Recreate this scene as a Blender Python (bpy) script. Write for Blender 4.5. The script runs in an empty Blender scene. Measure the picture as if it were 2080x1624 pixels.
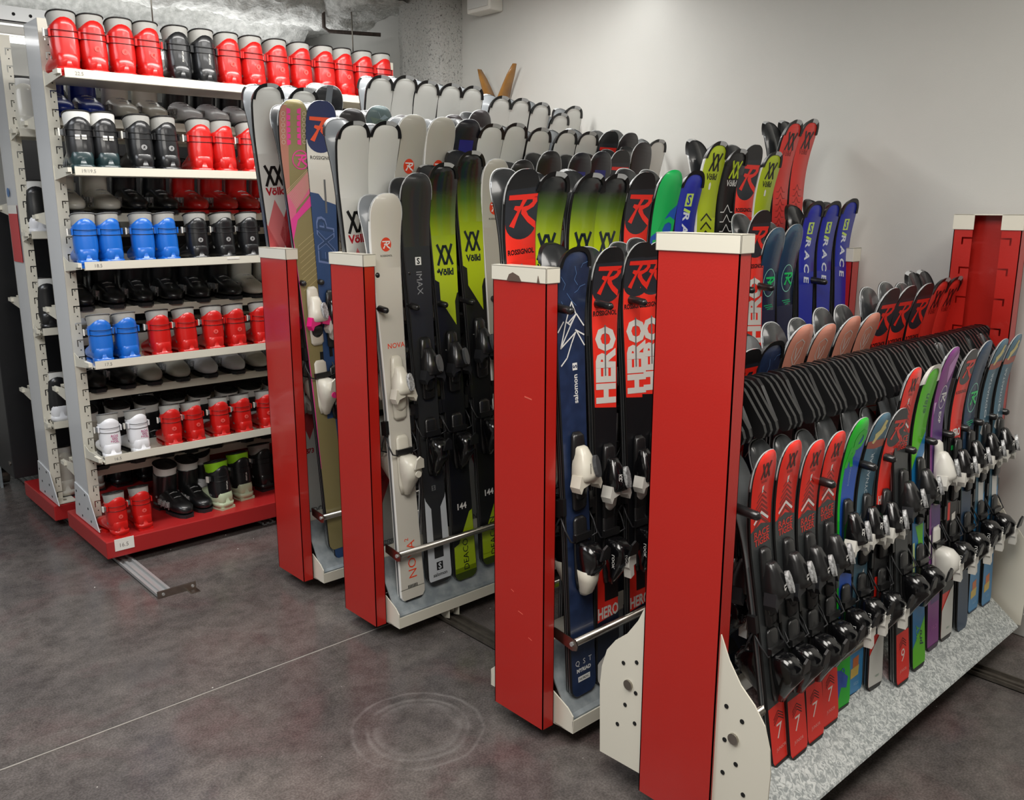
import bpy, bmesh, math, random
from mathutils import Vector, Matrix
from mathutils.geometry import tessellate_polygon
random.seed(7)
SC = bpy.context.scene
COL = SC.collection
PI = math.pi

# ------------------------------------------------------------------ camera
HEAD, PITCH = 0.835051, 0.218537
fwd = Vector((math.cos(HEAD)*math.cos(PITCH), math.sin(HEAD)*math.cos(PITCH), -math.sin(PITCH)))
rgt = Vector((math.sin(HEAD), -math.cos(HEAD), 0))
upv = rgt.cross(fwd)
cam_data = bpy.data.cameras.new('camera')
cam_data.sensor_width = 36.0
cam_data.lens = 1780.4/2080*36.0
cam_data.clip_start = 0.05
cam = bpy.data.objects.new('camera', cam_data)
M = Matrix((rgt, upv, -fwd)).transposed().to_4x4()
M.translation = Vector((0, 0, 1.6))
cam.matrix_world = M
COL.objects.link(cam)
SC.camera = cam

# ------------------------------------------------------------------ world, lights, exposure
world = bpy.data.worlds.new('world')
SC.world = world
world.use_nodes = True
world.node_tree.nodes['Background'].inputs[0].default_value = (0.9, 0.95, 1.0, 1)
world.node_tree.nodes['Background'].inputs[1].default_value = 0.4
SC.view_settings.view_transform = 'Standard'
SC.view_settings.look = 'None'
SC.view_settings.exposure = -0.28
SC.view_settings.gamma = 1.0
SC.view_settings.use_curve_mapping = False

def area_light(name, loc, sx, sy, power, col=(1, 0.97, 0.92), rot=(0, 0, 0)):
    d = bpy.data.lights.new(name, 'AREA')
    d.shape = 'RECTANGLE'; d.size = sx; d.size_y = sy; d.energy = power; d.color = col
    o = bpy.data.objects.new(name, d); o.location = loc; o.rotation_euler = rot
    COL.objects.link(o); return o
area_light('ceiling_light_front', (0.4, 0.6, 2.80), 2.2, 1.2, 105, (1, 0.96, 0.90))
area_light('ceiling_light_left', (-0.6, 3.2, 2.80), 1.6, 1.6, 75, (0.93, 0.96, 1.0))
area_light('ceiling_light_racks', (1.9, 3.3, 2.78), 1.8, 0.25, 50, (1, 0.98, 0.94))
area_light('ceiling_light_aisle', (2.5, 0.1, 2.80), 1.2, 0.6, 26, (1, 0.95, 0.88))
area_light('ceiling_light_store', (1.9, 4.75, 2.80), 1.6, 0.2, 4, (1, 0.99, 0.96))
area_light('strip_light_over_racks', (2.5, 2.87, 2.66), 1.7, 0.08, 9, (1, 0.99, 0.97), (0.12, 0, 0))
area_light('added_ceiling_fill', (1.9, 5.5, 2.5), 2.6, 0.5, 12, (1, 1, 1), (PI, 0, 0))  # added upward fill that brightens the sprayed ceiling, not an actual fixture

# ------------------------------------------------------------------ materials
def lin(h):
    if isinstance(h, str):
        h = h.lstrip('#'); c = [int(h[i:i+2], 16)/255 for i in (0, 2, 4)]
        return tuple(((x/12.92) if x <= 0.04045 else ((x+0.055)/1.055)**2.4) for x in c)
    return tuple(h)
_mats = {}
def mat(name, col='#808080', rough=0.45, metal=0.0, coat=0.0, noise=0.0, nscale=12.0, bump=0.0, bscale=60.0, col2=None, emit=0.0):
    if name in _mats: return _mats[name]
    m = bpy.data.materials.new(name); m.use_nodes = True
    nt = m.node_tree; b = nt.nodes['Principled BSDF']
    c = lin(col)
    b.inputs['Base Color'].default_value = (*c, 1)
    b.inputs['Roughness'].default_value = rough
    b.inputs['Metallic'].default_value = metal
    b.inputs['Coat Weight'].default_value = coat
    b.inputs['Coat Roughness'].default_value = 0.08
    if emit:
        b.inputs['Emission Color'].default_value = (*c, 1); b.inputs['Emission Strength'].default_value = emit
    if noise or col2 or bump:
        tc = nt.nodes.new('ShaderNodeTexCoord')
    if noise or col2:
        n = nt.nodes.new('ShaderNodeTexNoise'); n.inputs['Scale'].default_value = nscale; n.inputs['Detail'].default_value = 5
        nt.links.new(tc.outputs['Object'], n.inputs['Vector'])
        r = nt.nodes.new('ShaderNodeValToRGB')
        c2 = lin(col2) if col2 else tuple(x*(1-noise) for x in c)
        r.color_ramp.elements[0].position = 0.35; r.color_ramp.elements[1].position = 0.68
        r.color_ramp.elements[0].color = (*c2, 1); r.color_ramp.elements[1].color = (*c, 1)
        nt.links.new(n.outputs['Fac'], r.inputs['Fac']); nt.links.new(r.outputs['Color'], b.inputs['Base Color'])
    if bump:
        n2 = nt.nodes.new('ShaderNodeTexNoise'); n2.inputs['Scale'].default_value = bscale; n2.inputs['Detail'].default_value = 4
        nt.links.new(tc.outputs['Object'], n2.inputs['Vector'])
        bp = nt.nodes.new('ShaderNodeBump'); bp.inputs['Strength'].default_value = bump; bp.inputs['Distance'].default_value = 0.01
        nt.links.new(n2.outputs['Fac'], bp.inputs['Height']); nt.links.new(bp.outputs['Normal'], b.inputs['Normal'])
    _mats[name] = m
    return m
def ramp_mat(name, stops, rough=0.25, coat=0.5, axis='Y'):
    """colour along the ski's printed length, stored in its UV map (v = metres from the tip)"""
    if name in _mats: return _mats[name]
    m = bpy.data.materials.new(name); m.use_nodes = True
    nt = m.node_tree; b = nt.nodes['Principled BSDF']
    b.inputs['Roughness'].default_value = rough; b.inputs['Coat Weight'].default_value = coat; b.inputs['Coat Roughness'].default_value = 0.1
    uv = nt.nodes.new('ShaderNodeUVMap'); uv.uv_map = 'UVMap'
    sp = nt.nodes.new('ShaderNodeSeparateXYZ'); nt.links.new(uv.outputs['UV'], sp.inputs['Vector'])
    r = nt.nodes.new('ShaderNodeValToRGB')
    e = r.color_ramp.elements
    while len(e) > 1: e.remove(e[-1])
    e[0].position = stops[0][0]; e[0].color = (*lin(stops[0][1]), 1)
    for p, c in stops[1:]:
        x = e.new(p); x.color = (*lin(c), 1)
    nt.links.new(sp.outputs[axis], r.inputs['Fac']); nt.links.new(r.outputs['Color'], b.inputs['Base Color'])
    _mats[name] = m
    return m
RED = mat('red_powder_coat', '#b52018', 0.34, coat=0.35, bump=0.04, bscale=180)
REDIN = RED
CREAM = mat('cream_powder_coat', '#dedacb', 0.42, coat=0.2)
WHITEP = mat('white_gloss_panel', '#d4d7da', 0.25, coat=0.5)
BLACK = mat('black_plastic', '#131314', 0.35)
BLACKG = mat('gloss_black', '#0c0c0e', 0.18, coat=0.6)
DGREY = mat('dark_grey_plastic', '#26272a', 0.4)
MGREY = mat('mid_grey_plastic', '#6d6f70', 0.45)
LGREY = mat('light_grey_liner', '#a3a29d', 0.7, noise=0.12, nscale=30)
SILVER = mat('silver_print', '#d0d2d3', 0.3, metal=0.15, noise=0.7, nscale=150)
STEEL = mat('brushed_steel', '#a9a49b', 0.28, metal=1.0, noise=0.15, nscale=40)
ZINC = mat('galvanised_sheet', '#b2babd', 0.45, metal=0.45, col2='#8f999f', nscale=22)
ALU = mat('aluminium_rail', '#b8baba', 0.35, metal=0.45)
WHITE = mat('white_plastic', '#e2e0d8', 0.35, coat=0.2)
IVORY = mat('ivory_plastic', '#d9d5c6', 0.35, coat=0.2)
CLEAR = mat('smoke_window', '#4a4c4e', 0.12, coat=0.8)
DARKHOLE = mat('dark_recess', '#0b0b0b', 0.9)
PAPER = mat('paper_label', '#e9e7e0', 0.6)
INK = mat('grey_pencil', '#8c8a86', 0.7)

# ------------------------------------------------------------------ mesh helpers
class MB:
    def __init__(s): s.v = []; s.f = []; s.m = []; s.mats = []; s.sm = []; s.uv = None
    def mi(s, m):
        if m not in s.mats: s.mats.append(m)
        return s.mats.index(m)
    def add(s, verts, faces, m, smooth=False, T=None):
        b = len(s.v); k = s.mi(m)
        for p in verts:
            p = Vector(p)
            if T is not None: p = T @ p
            s.v.append(tuple(p))
        for f in faces: s.f.append([b+i for i in f]); s.m.append(k); s.sm.append(smooth)
        return s
    def box(s, x0, x1, y0, y1, z0, z1, m, T=None):
        v = [(x, y, z) for z in (z0, z1) for y in (y0, y1) for x in (x0, x1)]
        f = [(0, 2, 3, 1), (4, 5, 7, 6), (0, 1, 5, 4), (2, 6, 7, 3), (0, 4, 6, 2), (1, 3, 7, 5)]
        return s.add(v, f, m, False, T)
    def prism(s, poly, a, b, m, axis='x', T=None):
        """polygon given in the two other axes, extruded from a to b along axis"""
        def P(p, h):
            if axis == 'x': return (h, p[0], p[1])
            if axis == 'y': return (p[0], h, p[1])
            return (p[0], p[1], h)
        n = len(poly)
        v = [P(p, a) for p in poly]+[P(p, b) for p in poly]
        tris = tessellate_polygon([[Vector((p[0], p[1], 0)) for p in poly]])
        f = [tuple(t) for t in tris]+[tuple(n+i for i in reversed(t)) for t in tris]
        f += [(i, (i+1) % n, n+(i+1) % n, n+i) for i in range(n)]
        return s.add(v, f, m, False, T)
    def rings(s, rings, m, smooth=True, cap=True, T=None):
        n = len(rings[0]); v = [p for r in rings for p in r]; f = []
        for k in range(len(rings)-1):
            for i in range(n):
                j = (i+1) % n
                f.append((k*n+i, k*n+j, (k+1)*n+j, (k+1)*n+i))
        if cap:
            f.append(tuple(reversed(range(n)))); f.append(tuple((len(rings)-1)*n+i for i in range(n)))
        return s.add(v, f, m, smooth, T)
    def tube(s, pts, r, m, n=8, T=None, cap=True):
        pts = [Vector(p) for p in pts]; R = []
        for i, p in enumerate(pts):
            d = (pts[min(i+1, len(pts)-1)]-pts[max(i-1, 0)]).normalized()
            a = Vector((0, 0, 1)) if abs(d.z) < 0.9 else Vector((1, 0, 0))
            u = d.cross(a).normalized(); w = d.cross(u)
            R.append([tuple(p+(u*math.cos(2*PI*k/n)+w*math.sin(2*PI*k/n))*r) for k in range(n)])
        return s.rings(R, m, True, cap, T)
    def disc(s, c, r, m, axis='y', h=0.002, n=14, T=None, ry=None):
        ry = ry or r
        poly = [(c[0]+r*math.cos(2*PI*k/n), c[1]+ry*math.sin(2*PI*k/n)) for k in range(n)]
        return s.prism(poly, c[2], c[2]+h, m, axis, T)
    def mesh(s, name):
        me = bpy.data.meshes.new(name)
        me.from_pydata(s.v, [], s.f)
        for m in s.mats: me.materials.append(m)
        me.polygons.foreach_set('material_index', s.m)
        me.polygons.foreach_set('use_smooth', s.sm)
        bm = bmesh.new(); bm.from_mesh(me)
        bmesh.ops.recalc_face_normals(bm, faces=bm.faces)
        bm.to_mesh(me); bm.free()
        me.update()
        return me
    def obj(s, name, parent=None, bevel=0, loc=None):
        o = bpy.data.objects.new(name, s.mesh(name)); COL.objects.link(o)
        if parent is not None: o.parent = parent
        if loc: o.location = loc
        if bevel:
            b = o.modifiers.new('bevel', 'BEVEL'); b.width = bevel; b.segments = 2; b.limit_method = 'ANGLE'; b.angle_limit = 0.6
        return o
def inst(name, me, parent=None, loc=(0, 0, 0), rot=(0, 0, 0)):
    o = bpy.data.objects.new(name, me); COL.objects.link(o); o.parent = parent
    o.location = loc; o.rotation_euler = rot
    return o
def thing(name, label, cat, loc=(0, 0, 0), rotz=0, group=None):
    o = bpy.data.objects.new(name, None); o.empty_display_size = 0.05; COL.objects.link(o)
    o.location = loc; o.rotation_euler = (0, 0, rotz); tag(o, label, cat, group); return o
def tag(o, label, cat, group=None):
    o['label'] = label; o['category'] = cat
    if group: o['group'] = group
    return o
def struct(o): o['kind'] = 'structure'; return o
def sell(cx, cy, rx, ry, z, n=16, p=2.6, zf=None):
    """superellipse ring"""
    out = []
    for k in range(n):
        a = 2*PI*k/n; c, q = math.cos(a), math.sin(a)
        x = rx*math.copysign(abs(c)**(2/p), c); y = ry*math.copysign(abs(q)**(2/p), q)
        zz = z if zf is None else z+zf(x/rx, y/ry)
        out.append((cx+x, cy+y, zz))
    return out
_txt = {}
def text2d(s, size=1.0, bold=0.0, shear=0.0):
    """list of (verts2d, faces) for a string, centred on the origin, cap height about 0.7*size"""
    key = (s, round(bold, 4), round(shear, 3))
    if key not in _txt:
        cu = bpy.data.curves.new('lettering', 'FONT'); cu.body = s; cu.size = 1; cu.offset = bold; cu.shear = shear
        cu.resolution_u = 2; cu.align_x = 'CENTER'; cu.fill_mode = 'FRONT'
        ob = bpy.data.objects.new('lettering', cu); COL.objects.link(ob)
        dg = bpy.context.evaluated_depsgraph_get(); me = ob.evaluated_get(dg).to_mesh()
        vs = [(v.co.x, v.co.y) for v in me.vertices]; fs = [tuple(p.vertices) for p in me.polygons]
        ob.evaluated_get(dg).to_mesh_clear()
        bpy.data.objects.remove(ob); bpy.data.curves.remove(cu)
        if vs:
            ym = (min(v[1] for v in vs)+max(v[1] for v in vs))/2; xm = (min(v[0] for v in vs)+max(v[0] for v in vs))/2
            vs = [(x-xm, y-ym) for x, y in vs]
        _txt[key] = (vs, fs)
    vs, fs = _txt[key]
    return [(x*size, y*size) for x, y in vs], fs
def text_obj(s, size, m, name, parent, T, bold=0.0, shear=0.0):
    vs, fs = text2d(s, size, bold, shear)
    mb = MB(); mb.add([(x, y, 0) for x, y in vs], fs, m, False, T)
    return mb.obj(name, parent)
def stroke(pts, w, closed=False):
    """polyline thickened into quads"""
    out = []; n = len(pts)
    for i in range(n if closed else n-1):
        a = Vector(pts[i]); b = Vector(pts[(i+1) % n]); d = (b-a)
        if d.length < 1e-6: continue
        d.normalize(); q = Vector((-d.y, d.x))*w/2; e = d*w*0.32
        out.append([tuple(a-e+q), tuple(a-e-q), tuple(b+e-q), tuple(b+e+q)])
    return out
def circ(cx, cy, rx, ry=None, n=24): 
    ry = ry or rx
    return [(cx+rx*math.cos(2*PI*k/n), cy+ry*math.sin(2*PI*k/n)) for k in range(n)]

# ------------------------------------------------------------------ the room
def floor_material():
    m = bpy.data.materials.new('stained_concrete'); m.use_nodes = True
    nt = m.node_tree; b = nt.nodes['Principled BSDF']; L = nt.links.new
    tc = nt.nodes.new('ShaderNodeTexCoord')
    def noise(sc, det, rough=0.6, dist=0.0):
        n = nt.nodes.new('ShaderNodeTexNoise'); n.inputs['Scale'].default_value = sc; n.inputs['Detail'].default_value = det
        n.inputs['Roughness'].default_value = rough; n.inputs['Distortion'].default_value = dist
        L(tc.outputs['Object'], n.inputs['Vector']); return n
    def ramp(n, stops):
        r = nt.nodes.new('ShaderNodeValToRGB'); e = r.color_ramp.elements
        e[0].position = stops[0][0]; e[0].color = (*lin(stops[0][1]), 1)
        e[1].position = stops[-1][0]; e[1].color = (*lin(stops[-1][1]), 1)
        for p, c in stops[1:-1]:
            x = e.new(p); x.color = (*lin(c), 1)
        L(n, r.inputs['Fac']); return r
    def mix(f, a, c, mode='MIX'):
        x = nt.nodes.new('ShaderNodeMix'); x.data_type = 'RGBA'; x.blend_type = mode
        if isinstance(f, float): x.inputs[0].default_value = f
        else: L(f, x.inputs[0])
        L(a, x.inputs[6])
        if isinstance(c, tuple): x.inputs[7].default_value = (*c, 1)
        else: L(c, x.inputs[7])
        return x.outputs[2]
    n1 = noise(1.6, 8, 0.62, 0.4); c1 = ramp(n1.outputs['Fac'], [(0.3, '#5b5655'), (0.5, '#6d6764'), (0.72, '#827a75')])
    n2 = noise(3.2, 3, 0.5, 0.8); r2 = ramp(n2.outputs['Fac'], [(0.52, '#000000'), (0.75, '#ffffff')])
    c = mix(r2.outputs['Color'], c1.outputs['Color'], lin('#6a5a59'))
    n3 = noise(14, 8, 0.7, 0.2); r3 = ramp(n3.outputs['Fac'], [(0.35, '#d0d0d0'), (0.6, '#ffffff')])
    c = mix(1.0, c, r3.outputs['Color'], 'MULTIPLY')
    n4 = noise(160, 2, 0.5); r4 = ramp(n4.outputs['Fac'], [(0.4, '#d8d8d8'), (0.62, '#ffffff')])
    c = mix(1.0, c, r4.outputs['Color'], 'MULTIPLY')
    # circular scuff left by a chair or polisher
    mp = nt.nodes.new('ShaderNodeMapping'); mp.inputs['Location'].default_value = (-1.432, -2.022, 0); L(tc.outputs['Object'], mp.inputs['Vector'])
    ln = nt.nodes.new('ShaderNodeVectorMath'); ln.operation = 'LENGTH'; L(mp.outputs['Vector'], ln.inputs[0])
    nd = noise(6, 3); ma = nt.nodes.new('ShaderNodeMath'); ma.operation = 'MULTIPLY_ADD'
    L(nd.outputs['Fac'], ma.inputs[0]); ma.inputs[1].default_value = 0.035; L(ln.outputs['Value'], ma.inputs[2])
    rr = ramp(ma.outputs[0], [(0.125, '#000000'), (0.155, '#8a8a8a'), (0.165, '#303030'), (0.18, '#9a9a9a'), (0.19, '#202020'), (0.215, '#404040'), (0.222, '#a0a0a0'), (0.232, '#000000')])
    n6 = noise(5.5, 4, 0.7); r6 = ramp(n6.outputs['Fac'], [(0.33, '#303030'), (0.58, '#f0f0f0')])
    rs = nt.nodes.new('ShaderNodeMath'); rs.operation = 'MULTIPLY'; L(rr.outputs['Color'], rs.inputs[0]); L(r6.outputs['Color'], rs.inputs[1])
    c = mix(rs.outputs[0], c, lin('#a5a19e'))
    L(c, b.inputs['Base Color'])
    r5 = ramp(n3.outputs['Fac'], [(0.3, '#606060'), (0.7, '#8c8c8c')]); L(r5.outputs['Color'], b.inputs['Roughness'])
    bp = nt.nodes.new('ShaderNodeBump'); bp.inputs['Strength'].default_value = 0.12; bp.inputs['Distance'].default_value = 0.004
    L(n3.outputs['Fac'], bp.inputs['Height']); L(bp.outputs['Normal'], b.inputs['Normal'])
    return m
FLOORM = floor_material()
WALLM = mat('painted_plaster', '#c9c9c4', 0.75, noise=0.05, nscale=2.0, bump=0.05, bscale=250)
WALLW = mat('white_wall_panel', '#dcdcd8', 0.6)
SPRAY = mat('sprayed_plaster', '#dededa', 0.95, col2='#b9bab6', nscale=28, bump=1.0, bscale=70)
def sprayed_column_mat():
    m = mat('flocked_plaster', '#bcbcb8', 0.95, bump=0.9, bscale=90)
    nt = m.node_tree; b = nt.nodes['Principled BSDF']
    tc = nt.nodes.new('ShaderNodeTexCoord'); v = nt.nodes.new('ShaderNodeTexNoise'); v.inputs['Scale'].default_value = 80; v.inputs['Detail'].default_value = 8; v.inputs['Roughness'].default_value = 0.75
    nt.links.new(tc.outputs['Object'], v.inputs['Vector'])
    r = nt.nodes.new('ShaderNodeValToRGB'); r.color_ramp.elements[0].position = 0.38; r.color_ramp.elements[1].position = 0.45
    r.color_ramp.elements[0].color = (0.12, 0.12, 0.115, 1); r.color_ramp.elements[1].color = (*lin('#bcbcb8'), 1)
    nt.links.new(v.outputs['Fac'], r.inputs['Fac']); nt.links.new(r.outputs['Color'], b.inputs['Base Color'])
    return m
FLOCK = sprayed_column_mat()
X0, X1, Y0, Y1, ZC = -3.2, 3.5, -2.6, 6.9, 2.86
mb = MB(); mb.box(X0, X1, Y0, Y1, -0.1, 0, FLOORM); struct(mb.obj('floor'))
mb = MB(); mb.box(X1, X1+0.12, Y0, Y1, 0, ZC, WALLM); wall_right = struct(mb.obj('wall_right'))
mb = MB(); mb.box(X0, X1, Y1, Y1+0.1, 0, ZC, WALLW); struct(mb.obj('wall_far'))
mb = MB(); mb.box(X0-0.1, X0, Y0, Y1, 0, ZC, WALLM); struct(mb.obj('wall_left'))
mb = MB(); mb.box(X0, X1, Y0-0.1, Y0, 0, ZC, WALLM); struct(mb.obj('wall_near'))
mb = MB(); mb.box(X0, X1, Y0, Y1, ZC, ZC+0.1, SPRAY); struct(mb.obj('ceiling'))
mb = MB(); mb.box(X1-0.012, X1-0.0005, Y0, Y1, 0.001, 0.09, WALLM); struct(mb.obj('baseboard_right', bevel=0.003))
# saw joint across the slab
JM = mat('joint_filler', '#938e87', 0.8); JD = mat('joint_dark_line', '#2e2c2b', 0.9)  # pale filler with a darker line along one side
mb = MB()
mb.box(-1.2, 3.4, 2.662, 2.668, 0.0002, 0.0012, JM); mb.box(-1.2, 3.4, 2.668, 2.6715, 0.0002, 0.0008, JD)
for i in range(60):
    x = -1.2+i*0.077
    mb.box(x, x+0.05, 2.662+random.uniform(-0.001, 0.001), 2.665, 0.0002, 0.001, JM)
struct(mb.obj('trim_1'))
# sprayed column against the wall
def lumpy(name, prof, x0, x1, nx, m, amp, seed, axis='x'):
    """a band with the given cross-section (list of (y,z)), swept along x, with lumps pushed out as real relief"""
    from mathutils import noise as mn
    V = []; F = []; n = len(prof)
    for i in range(nx+1):
        x = x0+(x1-x0)*i/nx
        for (y, z) in prof:
            p = Vector((x, y, z)) if axis == 'x' else Vector((y, x, z)) if axis == 'y' else Vector((y, z, x))
            k = mn.fractal(p*11+Vector((seed, 0, 0)), 0.9, 2.2, 4)*amp+mn.fractal(p*3+Vector((0, seed, 0)), 0.9, 2.0, 2)*amp*1.6
            q = mn.noise_vector(p*9)
            V.append(tuple(p+q*amp*0.5+Vector((0, 0, -abs(k))) if axis != 'z' else p+q*amp+Vector((-abs(k)*0.4, 0, 0))))
    for i in range(nx):
        for j in range(n-1):
            F.append((i*n+j, i*n+j+1, (i+1)*n+j+1, (i+1)*n+j))
    b = MB(); b.add(V, F, m, True)
    return b.obj(name)
def finer(p, k):
    out = []
    for a, b in zip(p[:-1], p[1:]):
        for i in range(k): out.append((a[0]+(b[0]-a[0])*i/k, a[1]+(b[1]-a[1])*i/k))
    return out+[p[-1]]
c = lumpy('flocked_column', finer([(3.52, 4.30), (3.36, 4.33), (3.33, 4.40), (3.33, 4.68), (3.36, 4.75), (3.52, 4.78)], 12), 0.0, 2.86, 200, FLOCK, 0.006, 3, 'z')
c.name = 'column'; struct(c)
# sprayed ribs and beam under the ceiling, left of the column
half = lambda yc, w, h, top=2.87: [(yc-w/2+w*k/24, top-h*math.sin(PI*k/24)**0.6) for k in range(25)]
for i, (yc, w, h, xa, xb) in enumerate([(5.35, 0.42, 0.13, 0.3, 3.5), (5.95, 0.50, 0.20, 0.0, 3.3)]):
    struct(lumpy('ceiling_rib', half(yc, w, h), xa, xb, 220, SPRAY, 0.03, i*7.0))
struct(lumpy('ceiling_beam', finer([(3.52, 2.80), (3.40, 2.79), (3.12, 2.79), (3.05, 2.88)], 10), 4.6, 6.8, 150, SPRAY, 0.018, 11.0, 'y'))
# conduit
mb = MB(); mb.tube([(3.10, 5.20, 2.86), (3.10, 5.20, 2.70), (3.12, 5.17, 2.675), (3.38, 4.98, 2.66)], 0.012, mat('rusty_conduit', '#5a4e48', 0.7, noise=0.4, nscale=60), 8)
tag(mb.obj('conduit_pipe'), 'thin dark conduit bending under the rough sprayed beam', 'pipe')
# cable tray and tube lights behind the boot shelves
t = thing('cable_tray', 'perforated grey cable tray hanging above the tube lights', 'cable tray', (1.0, 5.0, 2.47))
mb = MB(); mb.box(-0.9, 2.4, 0, 0.004, 0.0, 0.07, ALU); mb.box(-0.9, 2.4, 0, 0.06, 0.0, 0.004, ALU); mb.obj('channel', t)
mb = MB()
for i in range(44): mb.disc((-0.86+i*0.075, 0.035, -0.0015), 0.008, DARKHOLE, 'y', 0.0012, 10)
o = mb.obj('hole', t); o['kind'] = 'stuff'
for x in (-0.4, 0.95, 2.2):
    mb = MB(); mb.tube([(x, 0.03, 0.0), (x, 0.03, 0.385)], 0.004, STEEL, 6); mb.obj('hanger_rod', t)
TUBE = mat('lit_tube', '#ffffff', 0.4, emit=3.0)
for k, x in enumerate((0.3, 1.62)):
    t = thing('tube_light', ('white batten tube light left of the hanger rod' if k == 0 else 'white batten tube light seen between the top row boots'), 'light', (x, 5.06, 2.40), 0, 'tube lights behind the boot shelves')
    mb = MB(); mb.box(0, 1.27, 0, 0.07, 0.02, 0.06, WHITE); mb.obj('housing', t, 0.004)
    mb = MB(); mb.tube([(0.02, 0.035, 0.0), (1.25, 0.035, 0.0)], 0.015, TUBE, 10); mb.obj('tube', t)
# white backing partition behind the far boot unit
mb = MB(); mb.box(-1.2, 2.6, 5.62, 5.66, 2.30, 2.62, WALLW)
tag(mb.obj('partition_panel'), 'pale upper partition panel behind the farther boot shelves', 'panel')
# emergency lamp box on the wall
t = thing('wall_speaker', 'white box-shaped fitting high on the wall beside the rough column', 'wall fitting', (3.5, 4.04, 2.66))
mb = MB(); mb.box(-0.10, 0, -0.10, 0.10, 0.0, 0.24, WHITE); mb.obj('casing', t, 0.008)
mb = MB(); mb.prism([(-0.085, 0.02), (0.085, 0.02), (0.085, 0.22), (-0.085, 0.22)], -0.106, -0.10, mat('white_grille', '#cfcfcb', 0.5), 'x'); mb.obj('front_cover', t, 0.003)
# old wooden skis crossed against the wall
WOOD = mat('old_varnished_wood', '#a8793c', 0.4, coat=0.3, col2='#835824', nscale=9)
WOODD = mat('worn_wood_tip', '#6f4c22', 0.5)
def wood_ski(y0, sg, label, xc):
    """stands upright, tip bending sideways away from its mate"""
    n = 44; L = 2.36; V = []; F = []
    for i in range(n+1):
        z = L*i/n; q = L-z
        hw = 0.052
        if q < 0.34: hw = 0.022+0.034*math.sin(min(1, q/0.34)*PI/2)**1.3
        if q < 0.05: hw = 0.013+0.007*(q/0.05)
        bend = sg*(0.128*max(0, 1-q/0.26)**1.25+0.006)
        for (u, h) in ((-hw, 0.006), (-hw*0.4, 0.011), (hw*0.4, 0.011), (hw, 0.006), (hw, 0.0), (-hw, 0.0)):
            V.append((xc+u, y0+bend+sg*h, z))
    for i in range(n):
        for k in range(6): F.append((i*6+k, i*6+(k+1) % 6, (i+1)*6+(k+1) % 6, (i+1)*6+k))
    F.append(tuple(range(6))); F.append(tuple(n*6+i for i in range(6)))
    m = MB(); m.add(V, F, WOOD, True)
    return tag(m.obj('wooden_ski'), label, 'ski', 'old wooden skis standing at the wall')
wood_ski(3.93, 1, 'old wooden ski whose narrow tip bends left, against the wall', 3.43)
wood_ski(3.915, -1, 'old wooden ski whose narrow tip bends right, against the wall', 3.44)
# dark mobile unit at far left
t = thing('mobile_cabinet', 'black end panel of a rolling cabinet at the far left', 'cabinet', (1.06, 5.22, 0))
BP = mat('charcoal_panel', '#17181b', 0.45, noise=0.2, nscale=30)
mb = MB(); mb.box(0, 1.6, 0.0, 0.60, 0.14, 1.60, BP); mb.obj('side_panel', t, 0.004)
mb = MB(); mb.box(-0.03, 0.0, 0.595, 0.63, 0.02, 1.6, mat('blue_grey_edge', '#6f7a88', 0.4)); mb.obj('edge_strip', t)
for (y, z) in ((0.05, 0.22), (0.50, 0.20), (0.52, 0.36)):
    mb = MB(); mb.disc((y, z, -0.006), 0.013, STEEL, 'x', 0.006, 12); mb.obj('screw', t)
mb = MB(); mb.disc((0.45, 0.06, 0.02), 0.055, STEEL, 'x', 0.04, 18); mb.obj('wheel', t)
mb = MB(); mb.prism([(0.36, 0.0), (0.36, 0.14), (0.56, 0.14), (0.54, 0.02)], 0.0, 0.012, ZINC, 'x'); mb.obj('wheel_bracket', t)

t = thing('dark_backdrop', 'dark backdrop sheet added to keep the boot shelf gaps dark', 'cabinet', (1.45, 5.24, 0))  # backdrop added to block brightness and keep the gaps between boots dark
mb = MB(); mb.box(0, 1.9, 0.62, 0.66, 0.12, 2.24, BP); mb.obj('backdrop_sheet', t)
mb = MB(); mb.box(0, 1.9, 0.60, 0.70, 0.03, 0.12, BP); mb.obj('backdrop_foot', t)
# floor rails
def rail(x, ya, yb, label, m, w=0.055, end=False, z=0.0):
    t = thing('floor_rail', label, 'rail', (x, 0, z), 0, 'rails for the rolling units')
    for k, (a, b, h) in enumerate(((-w/2, -w/2+0.006, 0.016), (-0.006, 0.006, 0.012), (w/2-0.006, w/2, 0.016), (w/2+0.006, w/2+0.012, 0.008))):
        mb = MB(); mb.box(a, b, ya, yb, 0, h, m); mb.obj('track_rib', t)
    mb = MB(); mb.box(-w/2, w/2+0.012, ya, yb, 0, 0.003, m); mb.obj('base_strip', t)
    if end:
        mb = MB(); mb.box(-w/2-0.004, w/2+0.10, ya-0.006, ya, 0, 0.032, STEEL)
        mb.box(w/2+0.06, w/2+0.10, ya-0.05, ya, 0, 0.004, STEEL); mb.obj('end_stop', t, 0.001)
        for q in (-0.01, 0.115):
            mb = MB(); mb.disc((q, 0.016, ya-0.010), 0.006, ALU, 'y', 0.004, 10); mb.obj('screw', t)
    return t
rail(1.21, 3.50, 6.4, 'bright aluminium rail running out from under the red boot shelf base', ALU, 0.06, True)
RUSTY = mat('dull_steel_rail', '#6b655d', 0.5, metal=0.6, noise=0.3, nscale=30)
rail(1.97, 0.55, 3.6, 'dull steel rail under the ski racks near the red posts', RUSTY, 0.07)
rail(3.09, 0.25, 3.6, 'dull steel rail under the ski racks close to the wall', RUSTY, 0.07)
rail(1.93, 4.0, 6.2, 'steel rail hidden in shadow under the boot shelves', ALU, 0.06)
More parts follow.
